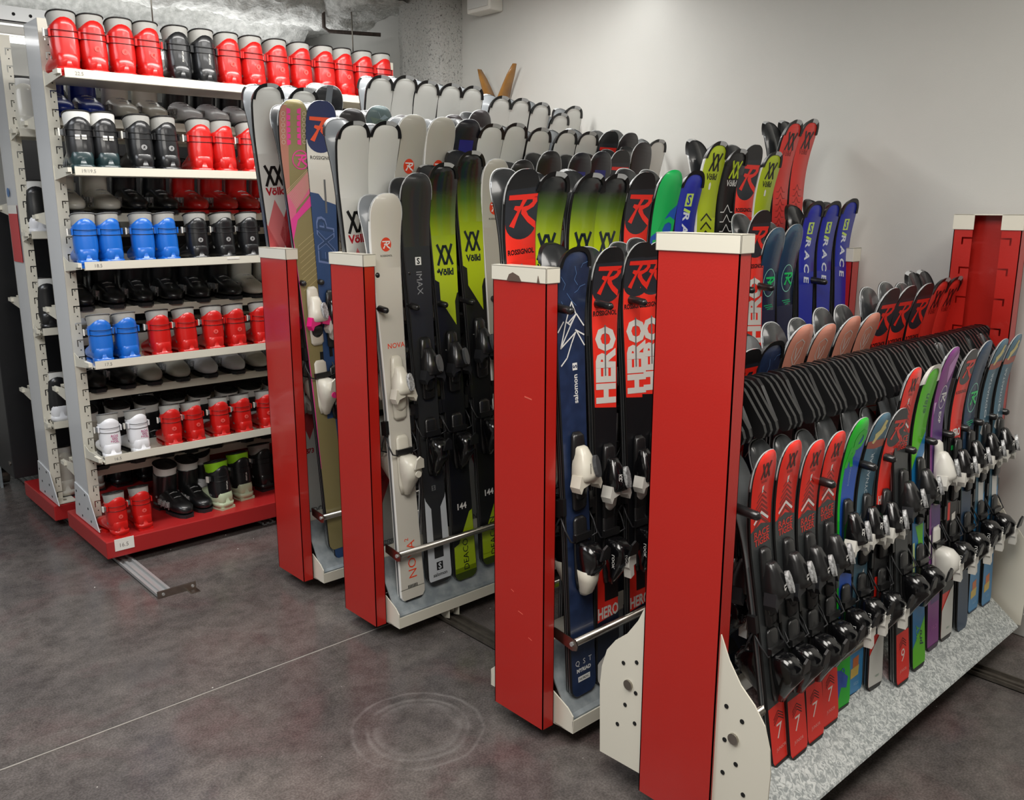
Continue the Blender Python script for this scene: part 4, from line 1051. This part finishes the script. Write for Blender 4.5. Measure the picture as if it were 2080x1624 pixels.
def d_greenjr(p, L):
    b = P_('#2358bd'); g = P_('#22c02c')
    p.poly([(-0.030, 0.14), (0.035, 0.05), (0.08, 0.03), (0.08, L-0.15), (-0.030, L-0.15)], b, 1)
    p.text('O', 0.07, 0.020, 0.065, g, 0, 0.06, 0.25, 3); p.text('R', 0.07, -0.012, 0.112, g, 0, 0.06, 0.25, 3)
    p.text('ROSSIGNOL', 0.011, 0.004, 0.165, P_('#9db6e0'), 1)
    p.poly([(-0.08, L-0.14), (-0.01, L-0.12), (0.03, L-0.09), (0.02, L-0.06), (-0.01, L-0.07), (-0.03, L-0.03), (-0.05, L-0.05)], b, 1); p.text('PRO', 0.026, 0.0, L-0.10, b, 1, 0.03, 0.2, 2)
    p.poly([(-0.08, L-0.010), (0.08, L-0.010), (0.08, L), (-0.08, L)], K_, 3)
def d_dyna(p, L):
    y = P_('#e2d488')
    for q in ([(0.012, 0.03), (0.028, 0.035), (0.024, 0.055), (0.032, 0.065), (0.020, 0.085), (0.004, 0.10), (-0.014, 0.125), (-0.026, 0.12), (-0.018, 0.10), (-0.022, 0.085), (0.0, 0.07)],): p.poly([(a, c*0.72) for a, c in q], y, 2)
    p.poly([(-0.08, 0.082), (0.08, 0.078), (0.08, 0.098), (0.0, 0.105), (-0.08, 0.098)], P_('#a8432f'), 1)
    p.text('DYNASTAR', 0.024, 0.002, 0.178, P_('#dbe7ee'), 1, 0.0); p.ring(0.002, 0.258, 0.007, 0.004, P_('#dbe7ee'), 2, 0.012)
    p.poly([(-0.034, 0.32), (-0.006, 0.275), (0.014, 0.32), (-0.01, 0.335)], W_, 2); p.poly([(-0.012, 0.305), (0.016, 0.295), (0.006, 0.33)], P_('#7fb4e6'), 3)
    p.poly([(-0.08, 0.62), (0.08, 0.52), (0.08, L), (-0.08, L)], P_('#3f92cc'), 1); p.poly([(-0.02, 0.50), (0.02, 0.46), (0.034, 0.60), (-0.006, 0.64)], W_, 2)
    p.poly([(-0.018, L-0.115), (0.016, L-0.12), (0.016, L-0.075), (-0.018, L-0.07)], P_('#e0793a'), 2); p.poly([(-0.03, L-0.085), (0.02, L-0.09), (0.016, L-0.06), (-0.03, L-0.055)], P_('#e2c25a'), 3)
    p.text('KIDS', 0.014, 0.008, L-0.035, P_('#9fd0ee')); p.poly([(-0.08, L-0.008), (0.08, L-0.008), (0.08, L), (-0.08, L)], P_('#142a4a'), 3)
def d_herojr(p, L):
    p.poly([(-0.08, 0.0), (0.08, 0.0), (0.08, 0.085)]+[(0.045*math.cos(a), 0.085+0.030*math.sin(a)) for a in [PI*k/12 for k in range(13)]]+[(-0.08, 0.085)], P_('#2d2f34'), 1)
    rlogo(p, 0.004, 0.062, 0.060, R_); p.text('ROSSIGNOL', 0.015, 0, 0.138, K_, 0, 0.01)
    p.text('HERO', 0.034, 0.0, 0.27, W_, 0, 0.04, 0.0, 3, 0.78); p.poly([(-0.08, 0.275), (0.08, 0.30), (0.08, L-0.17), (-0.08, L-0.17)], P_('#17181b'), 2)
    p.poly([(-0.03, 0.31), (-0.012, 0.31), (-0.012, 0.325), (-0.03, 0.325)], P_('#20b050'), 3); p.poly([(-0.034, 0.50), (-0.016, 0.50), (-0.016, 0.56), (-0.034, 0.56)], R_, 3)
    p.poly([(0.0, 0.545), (0.028, 0.54), (0.028, 0.565), (0.0, 0.568)], PAPER, 3)
    p.poly([(-0.08, L-0.08), (0.02, L-0.17), (0.08, L-0.20), (0.08, L-0.014), (-0.08, L-0.014)], P_('#dcdcd6'), 4); p.poly([(-0.08, L-0.014), (0.08, L-0.014), (0.08, L), (-0.08, L)], K_, 5)
    p.text('HERO', 0.010, 0.01, L-0.04, P_('#7aa08a'), 0, 0, 0, 5)
def d_elan(p, L):
    p.poly([(-0.08, 0.36), (0.08, 0.17), (0.08, L), (-0.08, L)], P_('#1c78b4'), 1); p.text('elan', 0.04, 0.006, 0.12, P_('#1d6a4a'), 1, 0.0, 0.2)
    p.poly([(0.02, 0.30), (0.05, 0.27), (0.05, 0.34)], W_, 2)
    p.poly([(-0.08, L-0.05), (-0.02, L-0.10), (0.08, L-0.20), (0.08, L-0.012), (-0.08, L-0.012)], P_('#63c31c'), 2); p.text('SKY', 0.032, -0.008, L-0.12, P_('#63c31c'), 1, 0.02, 0.2, 3); p.text('pro', 0.034, 0.018, L-0.10, P_('#14324a'), 1, 0.02, 0.2, 3)
    p.poly([(-0.08, L-0.012), (0.08, L-0.012), (0.08, L), (-0.08, L)], K_, 3); p.poly([(-0.04, 0.55), (-0.026, 0.55), (-0.026, 0.72), (-0.04, 0.72)], P_('#c9dc9a'), 3)
    p.poly([(-0.02, 0.50), (0.035, 0.50), (0.03, 0.55), (0.035, 0.58), (-0.01, 0.60), (0.0, 0.55)], P_('#63c31c'), 2)
def d_purple(p, L):
    p.poly([(0.0, 0.06), (0.035, 0.02), (0.05, 0.01), (0.04, 0.08), (0.02, 0.12)], P_('#c88ccc'), 1); p.poly([(-0.03, 0.20), (0.0, 0.13), (0.08, 0.08), (0.08, L-0.16), (-0.022, L-0.16)], P_('#5a3a7c'), 1)
    p.ring(0.014, 0.160, 0.024, 0.0024, W_, 2, 0.036); rlogo(p, 0.016, 0.160, 0.030, W_); p.text('EXP', 0.022, 0.014, 0.225, W_, 2, 0.03)
    p.poly([(-0.042, 0.17), (-0.028, 0.17), (-0.034, 0.21)], P_('#d6b4dc'), 2)
    p.text('PRO', 0.022, 0.006, L-0.075, P_('#b868b0')); p.poly([(-0.08, L-0.016), (0.08, L-0.016), (0.08, L), (-0.08, L)], P_('#3a1c40'), 3); p.poly([(0.0, 0.58), (0.034, 0.58), (0.034, 0.605), (0.0, 0.61)], PAPER, 2); p.poly([(-0.044, 0.60), (-0.028, 0.60), (-0.028, 0.67), (-0.044, 0.67)], PAPER, 2)
def d_goldpink(p, L):
    pk = P_('#e8409a'); pl = P_('#d8768c')
    p.poly([(-0.06, 0.02), (-0.030, 0.02), (-0.030, 0.10), (-0.022, 0.14), (-0.04, 0.36), (-0.06, 0.38)], P_('#bd7f6c'), 1)
    for i in range(6):
        for s in (-1, 1):
            p.poly([(s*0.030, 0.03+i*0.022), (s*0.014, 0.034+i*0.022), (s*0.014, 0.048+i*0.022), (s*0.030, 0.052+i*0.022)], pk, 2)
            p.ring(s*0.044, 0.05+i*0.020, 0.007, 0.0018, P_('#d9c9b8'), 2)
    p.ring(0.022, 0.215, 0.034, 0.004, pk, 3); rlogo(p, 0.026, 0.215, 0.044, pk)
    p.poly([(-0.06, 0.35), (0.06, 0.25), (0.06, 0.33), (-0.02, 0.40), (-0.035, 0.46), (-0.06, 0.48)], P_('#e06a8e'), 2)
    for i in range(12): p.strokes([(-0.055+i*0.003, 0.33+i*0.006), (0.05, 0.25+i*0.006)], 0.0022, P_('#c4b08a'), 3)
    p.poly([(-0.05, 0.44), (0.06, 0.34), (0.06, 0.38), (-0.02, 0.44), (-0.05, 0.52)], pk, 3)
    p.poly([(-0.06, 0.48), (-0.048, 0.46), (-0.040, L*0.62), (-0.046, L*0.80), (-0.06, L*0.8)], pk, 2)
    for i in range(9): p.strokes([(-0.03, 0.54+i*0.022), (0.05, 0.49+i*0.022)], 0.0014, P_('#c9b98a'), 2)
def d_bluewhite(p, L):
    p.poly([(-0.08, 0), (0.08, 0), (0.08, 0.15)]+[(0.06*math.cos(a), 0.14+0.05*math.sin(a)) for a in [PI*k/12 for k in range(13)]]+[(-0.08, 0.15)], P_('#22305e'), 1)
    rlogo(p, 0, 0.10, 0.092, P_('#f0552e')); p.text('ROSSIGNOL', 0.019, 0.004, 0.208, K_, 0, 0.01)
    p.poly([(-0.08, 0.335), (-0.02, 0.345), (0.0, 0.37), (0.08, 0.395), (0.08, L), (-0.08, L)], P_('#2f4f80'), 1)
    p.poly([(0.006, 0.29), (0.014, 0.29), (0.014, 0.42), (0.006, 0.42)], MGREY, 3)
    p.text('EXP', 0.11, 0.0, 0.53, P_('#6f86b8'), 1, 0.02, 0.2, 2); p.text('EXP', 0.102, 0.0, 0.53, P_('#29466f'), 1, -0.0, 0.2, 3)
def d_greyv(p, L): p.poly([(-0.014, 0.0), (0.014, 0.0), (0.014, 0.075), (-0.014, 0.075)], P_('#6f757b'), 2); p.strokes([(-0.05, 0.15), (0, 0.09), (0.05, 0.15)], 0.012, P_('#6f757b'), 2)
def d_navytop(p, L): p.poly([(-0.034, 0.075), (0.034, 0.075), (0.034, 0.15), (-0.034, 0.15)], P_('#141a7a'), 2); sbox(p, 0, 0.30, 0.03, W_, K_)
def d_teal(p, L):
    for i in range(14): p.poly([(random.uniform(-0.05, 0.03), 0.02+i*0.012), (random.uniform(0, 0.05), 0.03+i*0.012), (random.uniform(-0.03, 0.03), 0.06+i*0.012)], P_(random.choice(['#5a6b60', '#455c66', '#7d8f96'])), 1)
def d_black(p, L): p.poly([(0.0, 0.09), (0.012, 0.20), (-0.016, 0.20)], P_('#b9b9b4'), 2)
def d_none(p, L): pass
W0 = (0.138, 0.098, 0.114)
D = {
 'white': (W0, 0.045, 0.25, P_('#dcddd8', noise=0.02), d_white, 'white', 0.44, 0.64, ('k', 's'), 'white ski with black-rimmed tip'),
 'greyr': (W0, 0.040, 0.25, P_('#b7b4a9'), d_greyr, 'ivory', 0.44, 0.64, None, 'warm grey ski with orange disc'),
 'nova': (W0, 0.040, 0.25, P_('#cfcbc0'), d_nova, 'ivory', 0.44, 0.655, None, 'off-white ski with orange disc and ivory bindings'),
 'simax': (W0, 0.040, 0.25, P_('#2b2c2d'), d_simax, 'black', 0.44, 0.655, None, 'charcoal ski with silver tail'),
 'deacon': (W0, 0.042, 0.25, ramp_mat('lime_fade', [(0.0, '#0d0f12'), (0.09, '#14181a'), (0.17, '#4c6a1c'), (0.27, '#9fb61e'), (0.34, '#bcd01e'), (1.0, '#a6c01e')]), d_deacon, 'black', 0.44, 0.655, ('k', 's'), 'lime ski fading to black tip'),
 'hero': ((0.130, 0.094, 0.108), 0.040, 0.22, P_('#f03426'), d_hero, 'kidx', 0.50, 0.68, None, 'red ski with large white letters and black tip'),
 'herob': ((0.134, 0.098, 0.110), 0.040, 0.22, P_('#f03426'), d_herob, 'kidx', 0.50, 0.68, None, 'longer red ski with slanted initial and black tip'),
 'deaconb': (W0, 0.045, 0.22, ramp_mat('lime_fade_short', [(0.0, '#0d0f12'), (0.05, '#14181a'), (0.10, '#4c6a1c'), (0.17, '#9fb61e'), (0.22, '#bcd01e'), (1.0, '#a6c01e')]), d_deaconb, 'black', 0.44, 0.655, ('k', 's'), 'lime ski fading quickly to black tip'),
 'qst': ((0.130, 0.104, 0.112), 0.042, 0.24, P_('#263659', noise=0.35, nscale=26), d_qst, 'salomon', 0.46, 0.67, ('k', None), 'navy ski with white mountain lines'),
 'srace': ((0.126, 0.092, 0.104), 0.045, 0.22, P_('#1f2fa6'), d_srace, 'black', 0.47, 0.67, ('k', None), 'royal blue ski with white letters'),
 'lime': ((0.126, 0.092, 0.104), 0.05, 0.24, P_('#b4c822'), d_lime, 'black', 0.47, 0.67, ('k', 's'), 'plain lime ski with black emblem'),
 'blackv': ((0.126, 0.092, 0.104), 0.05, 0.24, P_('#101112'), d_blackv, 'black', 0.47, 0.67, ('k', 's'), 'black ski with lime emblem'),
 'redv': ((0.124, 0.092, 0.104), 0.055, 0.26, P_('#e0352c'), d_redv, 'black', 0.47, 0.67, ('k', 's'), 'red ski with black emblem at tip'),
 'navygreen': ((0.130, 0.10, 0.11), 0.05, 0.26, ramp_mat('navy_fade', [(0, '#2d5068'), (0.12, '#24405e'), (0.3, '#222a44'), (1, '#202842')]), d_navygreen, 'black', 0.47, 0.67, None, 'navy ski with mint ring emblem'),
 'pink': ((0.130, 0.10, 0.11), 0.05, 0.24, P_('#cf8a76'), d_pink, 'white', 0.47, 0.67, None, 'dusty pink ski with shield emblem'),
 'race7': ((0.106, 0.086, 0.092), 0.05, 0.28, P_('#ee3226'), d_race('7'), 'marker', 0.395, 0.68, None, 'short red ski with chevrons, number 7 tail'),
 'race9': ((0.106, 0.086, 0.092), 0.055, 0.30, P_('#ee3226'), d_race('9'), 'marker', 0.395, 0.68, None, 'short red ski with chevrons, number 9 tail'),
 'greenro': ((0.132, 0.096, 0.105), 0.05, 0.26, P_('#12b85a'), d_greenro, 'kidx', 0.47, 0.67, None, 'bright green ski with blue lettering'),
 'greenjr': ((0.106, 0.086, 0.092), 0.055, 0.28, P_('#22c02c'), d_greenjr, 'kidx', 0.37, 0.69, None, 'short green and blue ski'),
 'dynastar': ((0.106, 0.087, 0.094), 0.055, 0.28, P_('#4d7286'), d_dyna, 'kidx', 0.38, 0.69, None, 'short grey-blue ski with white vertical lettering'),
 'herojr': ((0.106, 0.086, 0.094), 0.05, 0.27, P_('#ee3226'), d_herojr, 'kidx', 0.38, 0.69, None, 'short red ski with round dark tip'),
 'elan': ((0.107, 0.085, 0.094), 0.06, 0.30, P_('#5cc41a'), d_elan, 'marker', 0.38, 0.69, ('w', None), 'short lime and blue ski'),
 'purple': ((0.107, 0.085, 0.094), 0.06, 0.30, P_('#8a3c8c'), d_purple, 'white', 0.38, 0.69, None, 'short purple ski'),
 'navyjr': ((0.107, 0.086, 0.094), 0.06, 0.30, P_('#2b4460'), d_navygreen, 'kidx', 0.38, 0.69, None, 'short navy ski with green emblem'),
 'goldpink': ((0.128, 0.094, 0.11), 0.045, 0.25, P_('#8f8458'), d_goldpink, 'pink', 0.44, 0.62, None, 'olive gold ski with pink pattern'),
 'bluewhite': (W0, 0.042, 0.25, P_('#e2e0d6'), d_bluewhite, 'kidx', 0.44, 0.62, None, 'white and blue ski with orange tip letter'),
 'greyv': (W0, 0.042, 0.25, P_('#181a1e'), d_greyv, 'black', 0.44, 0.64, None, 'black ski with grey tip stripe'),
 'navytop': (W0, 0.042, 0.25, P_('#16161f'), d_navytop, 'black', 0.44, 0.64, None, 'near-black ski with dark blue patch'),
 'teal': (W0, 0.042, 0.25, P_('#4e5f60'), d_teal, 'black', 0.44, 0.64, None, 'teal grey patterned ski'),
 'black': (W0, 0.042, 0.25, P_('#1a1718'), d_black, 'black', 0.44, 0.64, None, 'black ski with silver rim'),
 'dark': (W0, 0.042, 0.25, P_('#2a2426'), d_none, 'black', 0.44, 0.64, None, 'dark brown-black ski'),
}
SILV = P_('#b9bcbd')
_ski = {}
def ski_meshes(des, L, partner):
    Lq = round(L, 2)
    key = (des, Lq)
    if key not in _ski:
        w, rise, bl, top, fn, bs, tp, hp, guard, look = D[des]
        sp = Spec(Lq, *w, rise, bl)
        pr = Print(sp); fn(pr, Lq)
        lightbase = des in ('white', 'greyr', 'nova')
        jr = Lq < 1.12
        body = ski_body(sp, top, W_ if des in ('greyr', 'nova', 'lime') else BLACK, BASEL if lightbase else BASEJ if jr else BASEM)
        g = None
        if guard: g = tip_guard(sp, {'k': BLACK, 'w': WHITE}[guard[0]], {'s': SILV, None: None}[guard[1]])
        rim = MB()
        if not guard:
            ts = [0.09*(k/16)**2 for k in range(16, -1, -1)]
            pts = [sp.P(-sp.hw(t), t, -0.004) for t in ts]+[sp.P(sp.hw(t), t, -0.004) for t in reversed(ts)]
            rim.tube(pts, 0.0022, SILV, 5); rim = rim.mesh('edge_rim')
        else: rim = None
        _ski[key] = (sp, body, pr.build(), g, rim, bs, tp, hp)
    return _ski[key]
def put_ski(des, tip, tail, label, group, partner=False, cat='ski', light=False):
    tip = Vector(tip); tail = Vector(tail)
    w, rise, *_ = D[des]
    top = tip+Vector((0, rise+0.010, 0)) if not partner else tip-Vector((0, rise+0.010, 0))
    Dv = top-tail; L = Dv.length
    z = Dv.normalized(); x = Vector((1, 0, 0)); y = z.cross(x).normalized(); x = y.cross(z)
    if partner: x = -x; y = -y
    M = Matrix((x, y, z)).transposed().to_4x4(); M.translation = tail
    sp, body, gr, g, rim, bs, tp, hp = ski_meshes(des, L, partner)
    o = bpy.data.objects.new('alpine_ski', body); COL.objects.link(o); o.matrix_world = M
    tag(o, label, cat, group)
    if gr: inst('graphic', gr, o)
    if g: inst('tip_guard', g, o)
    if rim: inst('edge_rim', rim, o)
    toe, heel = bindings(bs)
    k = 1.0 if sp.L < 1.1 else 1.12
    for nm, parts, pos in (('toe_binding', toe, tp), ('heel_binding', heel, hp)):
        rootn, rme = parts[1]
        b = inst(nm, rme, o, (0, -sp.th, sp.L*(1-pos))); b.scale = (k, k, k)
        for i, (pn, pm) in enumerate(parts):
            if i != 1: inst(pn, pm, b)
    return o
ROWS = {
    'R1b': [
        ('white', 1.676, 3.230, 2.050, 1.840, 3.370, 0.130),
        ('white', 1.830, 3.230, 2.047, 1.830, 3.370, 0.130),
        ('greyv', 1.944, 3.230, 2.071, 1.944, 3.370, 0.130),
        ('white', 2.196, 3.230, 2.133, 2.196, 3.370, 0.130),
        ('white', 2.321, 3.230, 2.135, 2.321, 3.370, 0.130),
        ('white', 2.439, 3.230, 2.129, 2.439, 3.370, 0.130),
        ('white', 2.570, 3.230, 2.133, 2.570, 3.370, 0.130),
        ('white', 2.695, 3.230, 2.131, 2.695, 3.370, 0.130),
        ('white', 2.869, 3.230, 2.099, 2.869, 3.370, 0.130),
        ('white', 2.995, 3.230, 2.096, 2.995, 3.370, 0.130),
        ('white', 3.129, 3.230, 2.092, 3.129, 3.370, 0.130),
        ('white', 3.264, 3.230, 2.046, 3.264, 3.370, 0.130),
        ('white', 3.360, 3.230, 2.086, 3.360, 3.370, 0.130),
    ],
    'R1f': [
        ('goldpink', 1.718, 3.120, 1.987, 1.814, 3.100, 0.178),
        ('bluewhite', 1.840, 3.120, 1.987, 1.840, 3.100, 0.130),
        ('black', 1.978, 3.120, 1.965, 1.978, 3.100, 0.130),
        ('teal', 2.106, 3.120, 1.985, 2.106, 3.100, 0.130),
        ('dark', 2.217, 3.120, 1.962, 2.217, 3.100, 0.130),
        ('dark', 2.491, 3.120, 1.977, 2.491, 3.100, 0.130),
        ('dark', 2.645, 3.120, 2.008, 2.645, 3.100, 0.130),
    ],
    'R2b': [
        ('white', 1.703, 2.680, 1.884, 1.870, 2.830, 0.130),
        ('white', 1.839, 2.680, 1.888, 1.839, 2.830, 0.130),
        ('greyr', 1.956, 2.680, 1.914, 1.956, 2.830, 0.130),
        ('greyr', 2.091, 2.680, 1.914, 2.091, 2.830, 0.130),
        ('navytop', 2.215, 2.680, 1.915, 2.215, 2.830, 0.130),
        ('white', 2.334, 2.680, 1.907, 2.334, 2.830, 0.130),
        ('white', 2.459, 2.680, 1.914, 2.459, 2.830, 0.130),
        ('white', 2.595, 2.680, 1.903, 2.595, 2.830, 0.130),
        ('white', 2.750, 2.680, 1.911, 2.750, 2.830, 0.130),
        ('white', 2.883, 2.680, 1.908, 2.883, 2.830, 0.130),
        ('herob', 3.022, 2.680, 1.918, 3.022, 2.830, 0.130),
        ('dark', 3.155, 2.680, 1.914, 3.155, 2.830, 0.130),
        ('white', 3.356, 2.680, 1.902, 3.356, 2.830, 0.130),
    ],
    'R2f': [
        ('nova', 1.773, 2.600, 1.639, 1.797, 2.550, 0.138),
        ('simax', 1.907, 2.600, 1.705, 1.927, 2.550, 0.169),
        ('deacon', 2.029, 2.600, 1.744, 2.056, 2.550, 0.147),
        ('deacon', 2.160, 2.600, 1.792, 2.199, 2.550, 0.174),
        ('greyr', 2.284, 2.600, 1.762, 2.284, 2.550, 0.130),
        ('black', 2.422, 2.600, 1.769, 2.422, 2.550, 0.130),
        ('black', 2.573, 2.600, 1.810, 2.573, 2.550, 0.130),
        ('navytop', 2.752, 2.600, 1.809, 2.752, 2.550, 0.130),
        ('navytop', 2.879, 2.600, 1.821, 2.879, 2.550, 0.130),
        ('herob', 3.005, 2.600, 1.830, 3.005, 2.550, 0.130),
        ('dark', 3.150, 2.600, 1.865, 3.150, 2.550, 0.130),
    ],
    'R3b': [
        ('herob', 1.723, 1.840, 1.701, 1.830, 1.905, 0.130),
        ('deaconb', 1.844, 1.840, 1.693, 1.844, 1.905, 0.130),
        ('deaconb', 2.000, 1.840, 1.694, 2.000, 1.905, 0.130),
        ('deaconb', 2.111, 1.840, 1.689, 2.111, 1.905, 0.130),
        ('herob', 2.246, 1.840, 1.703, 2.246, 1.905, 0.130),
        ('greenro', 2.389, 1.840, 1.713, 2.389, 1.905, 0.130),
        ('srace', 2.510, 1.840, 1.706, 2.510, 1.905, 0.130),
        ('lime', 2.640, 1.840, 1.811, 2.640, 1.905, 0.130),
        ('blackv', 2.763, 1.840, 1.793, 2.763, 1.905, 0.130),
        ('herob', 2.858, 1.840, 1.812, 2.858, 1.905, 0.130),
        ('lime', 2.994, 1.840, 1.791, 2.994, 1.905, 0.130),
        ('redv', 3.124, 1.840, 1.911, 3.124, 1.905, 0.130),
        ('redv', 3.242, 1.840, 1.920, 3.242, 1.905, 0.130),
    ],
    'R3f': [
        ('qst', 1.772, 1.685, 1.485, 1.789, 1.655, 0.145),
        ('hero', 1.920, 1.685, 1.477, 1.899, 1.655, 0.140),
        ('hero', 2.054, 1.685, 1.484, 2.054, 1.655, 0.130),
        ('hero', 2.130, 1.685, 1.486, 2.130, 1.655, 0.130),
        ('hero', 2.689, 1.685, 1.576, 2.689, 1.655, 0.130),
        ('navygreen', 2.789, 1.685, 1.520, 2.789, 1.655, 0.130),
        ('navygreen', 2.908, 1.685, 1.532, 2.908, 1.655, 0.130),
        ('srace', 3.041, 1.685, 1.611, 3.041, 1.655, 0.130),
        ('srace', 3.171, 1.685, 1.611, 3.171, 1.655, 0.130),
        ('srace', 3.308, 1.685, 1.613, 3.308, 1.655, 0.130),
    ],
    'R4b': [
        ('hero', 1.999, 1.260, 1.225, 1.999, 1.340, 0.130),
        ('qst', 2.107, 1.260, 1.236, 2.107, 1.340, 0.130),
        ('pink', 2.267, 1.260, 1.267, 2.267, 1.340, 0.130),
        ('pink', 2.398, 1.260, 1.261, 2.398, 1.340, 0.130),
        ('pink', 2.548, 1.260, 1.266, 2.548, 1.340, 0.130),
        ('pink', 2.676, 1.260, 1.266, 2.676, 1.340, 0.130),
        ('hero', 2.796, 1.260, 1.339, 2.796, 1.340, 0.130),
        ('hero', 2.920, 1.260, 1.341, 2.920, 1.340, 0.130),
        ('hero', 3.052, 1.260, 1.340, 3.052, 1.340, 0.130),
        ('redv', 3.185, 1.260, 1.354, 3.185, 1.340, 0.130),
        ('redv', 3.291, 1.260, 1.352, 3.291, 1.340, 0.130),
    ],
    'R4f': [
        ('race7', 1.819, 1.086, 1.011, 1.892, 1.043, 0.175),
        ('race7', 1.930, 1.082, 1.020, 1.961, 1.033, 0.168),
        ('race7', 2.040, 1.078, 1.003, 2.051, 1.035, 0.169),
        ('race7', 2.145, 1.075, 1.005, 2.144, 1.043, 0.174),
        ('greenjr', 2.265, 1.071, 1.029, 2.230, 1.055, 0.182),
        ('dynastar', 2.387, 1.066, 1.028, 2.317, 1.065, 0.189),
        ('herojr', 2.489, 1.063, 1.021, 2.414, 1.049, 0.178),
        ('race9', 2.551, 1.061, 1.128, 2.540, 1.017, 0.157),
        ('elan', 2.670, 1.057, 1.125, 2.662, 1.022, 0.161),
        ('purple', 2.793, 1.052, 1.163, 2.804, 1.039, 0.171),
        ('herojr', 2.928, 1.048, 1.153, 2.905, 1.039, 0.171),
        ('navyjr', 3.036, 1.044, 1.164, 3.025, 1.032, 0.167),
        ('dynastar', 3.168, 1.040, 1.156, 3.167, 1.052, 0.180),
        ('dynastar', 3.282, 1.036, 1.160, 3.271, 1.045, 0.175),
    ],
}
INFO = {'R1b': (1, 'far', 'farthest'), 'R1f': (1, 'near', 'farthest'), 'R2b': (2, 'far', 'third'), 'R2f': (2, 'near', 'third'), 'R3b': (3, 'far', 'second'), 'R3f': (3, 'near', 'second'), 'R4b': (4, 'far', 'nearest'), 'R4f': (4, 'near', 'nearest')}
for row, L in ROWS.items():
    k, side, rn = INFO[row]
    for i, (des, tx, ty, tz, bx, by, bz) in enumerate(L):
        look = D[des][9]
        rise = D[des][1]
        group = f'skis on the {side} side of the {rn} rack'
        put_ski(des, (tx, ty, tz), (bx, by, bz), f'{look}, {ORD[i]} in {side} row, {rn} rack', group)
        # its mate stands behind it, base to base, tip bending the other way
        dz = random.uniform(-0.006, 0.014); dx = random.uniform(-0.008, 0.008)
        gap = 0.006
        py = ty+2*(rise+0.010)+gap
        put_ski(des, (tx+dx, py, tz+dz), (bx, by+gap, bz+0.004), f'dark-based mate behind the {ORD[i]} ski, {side} row of {rn} rack', 'skis turned base outwards', True)
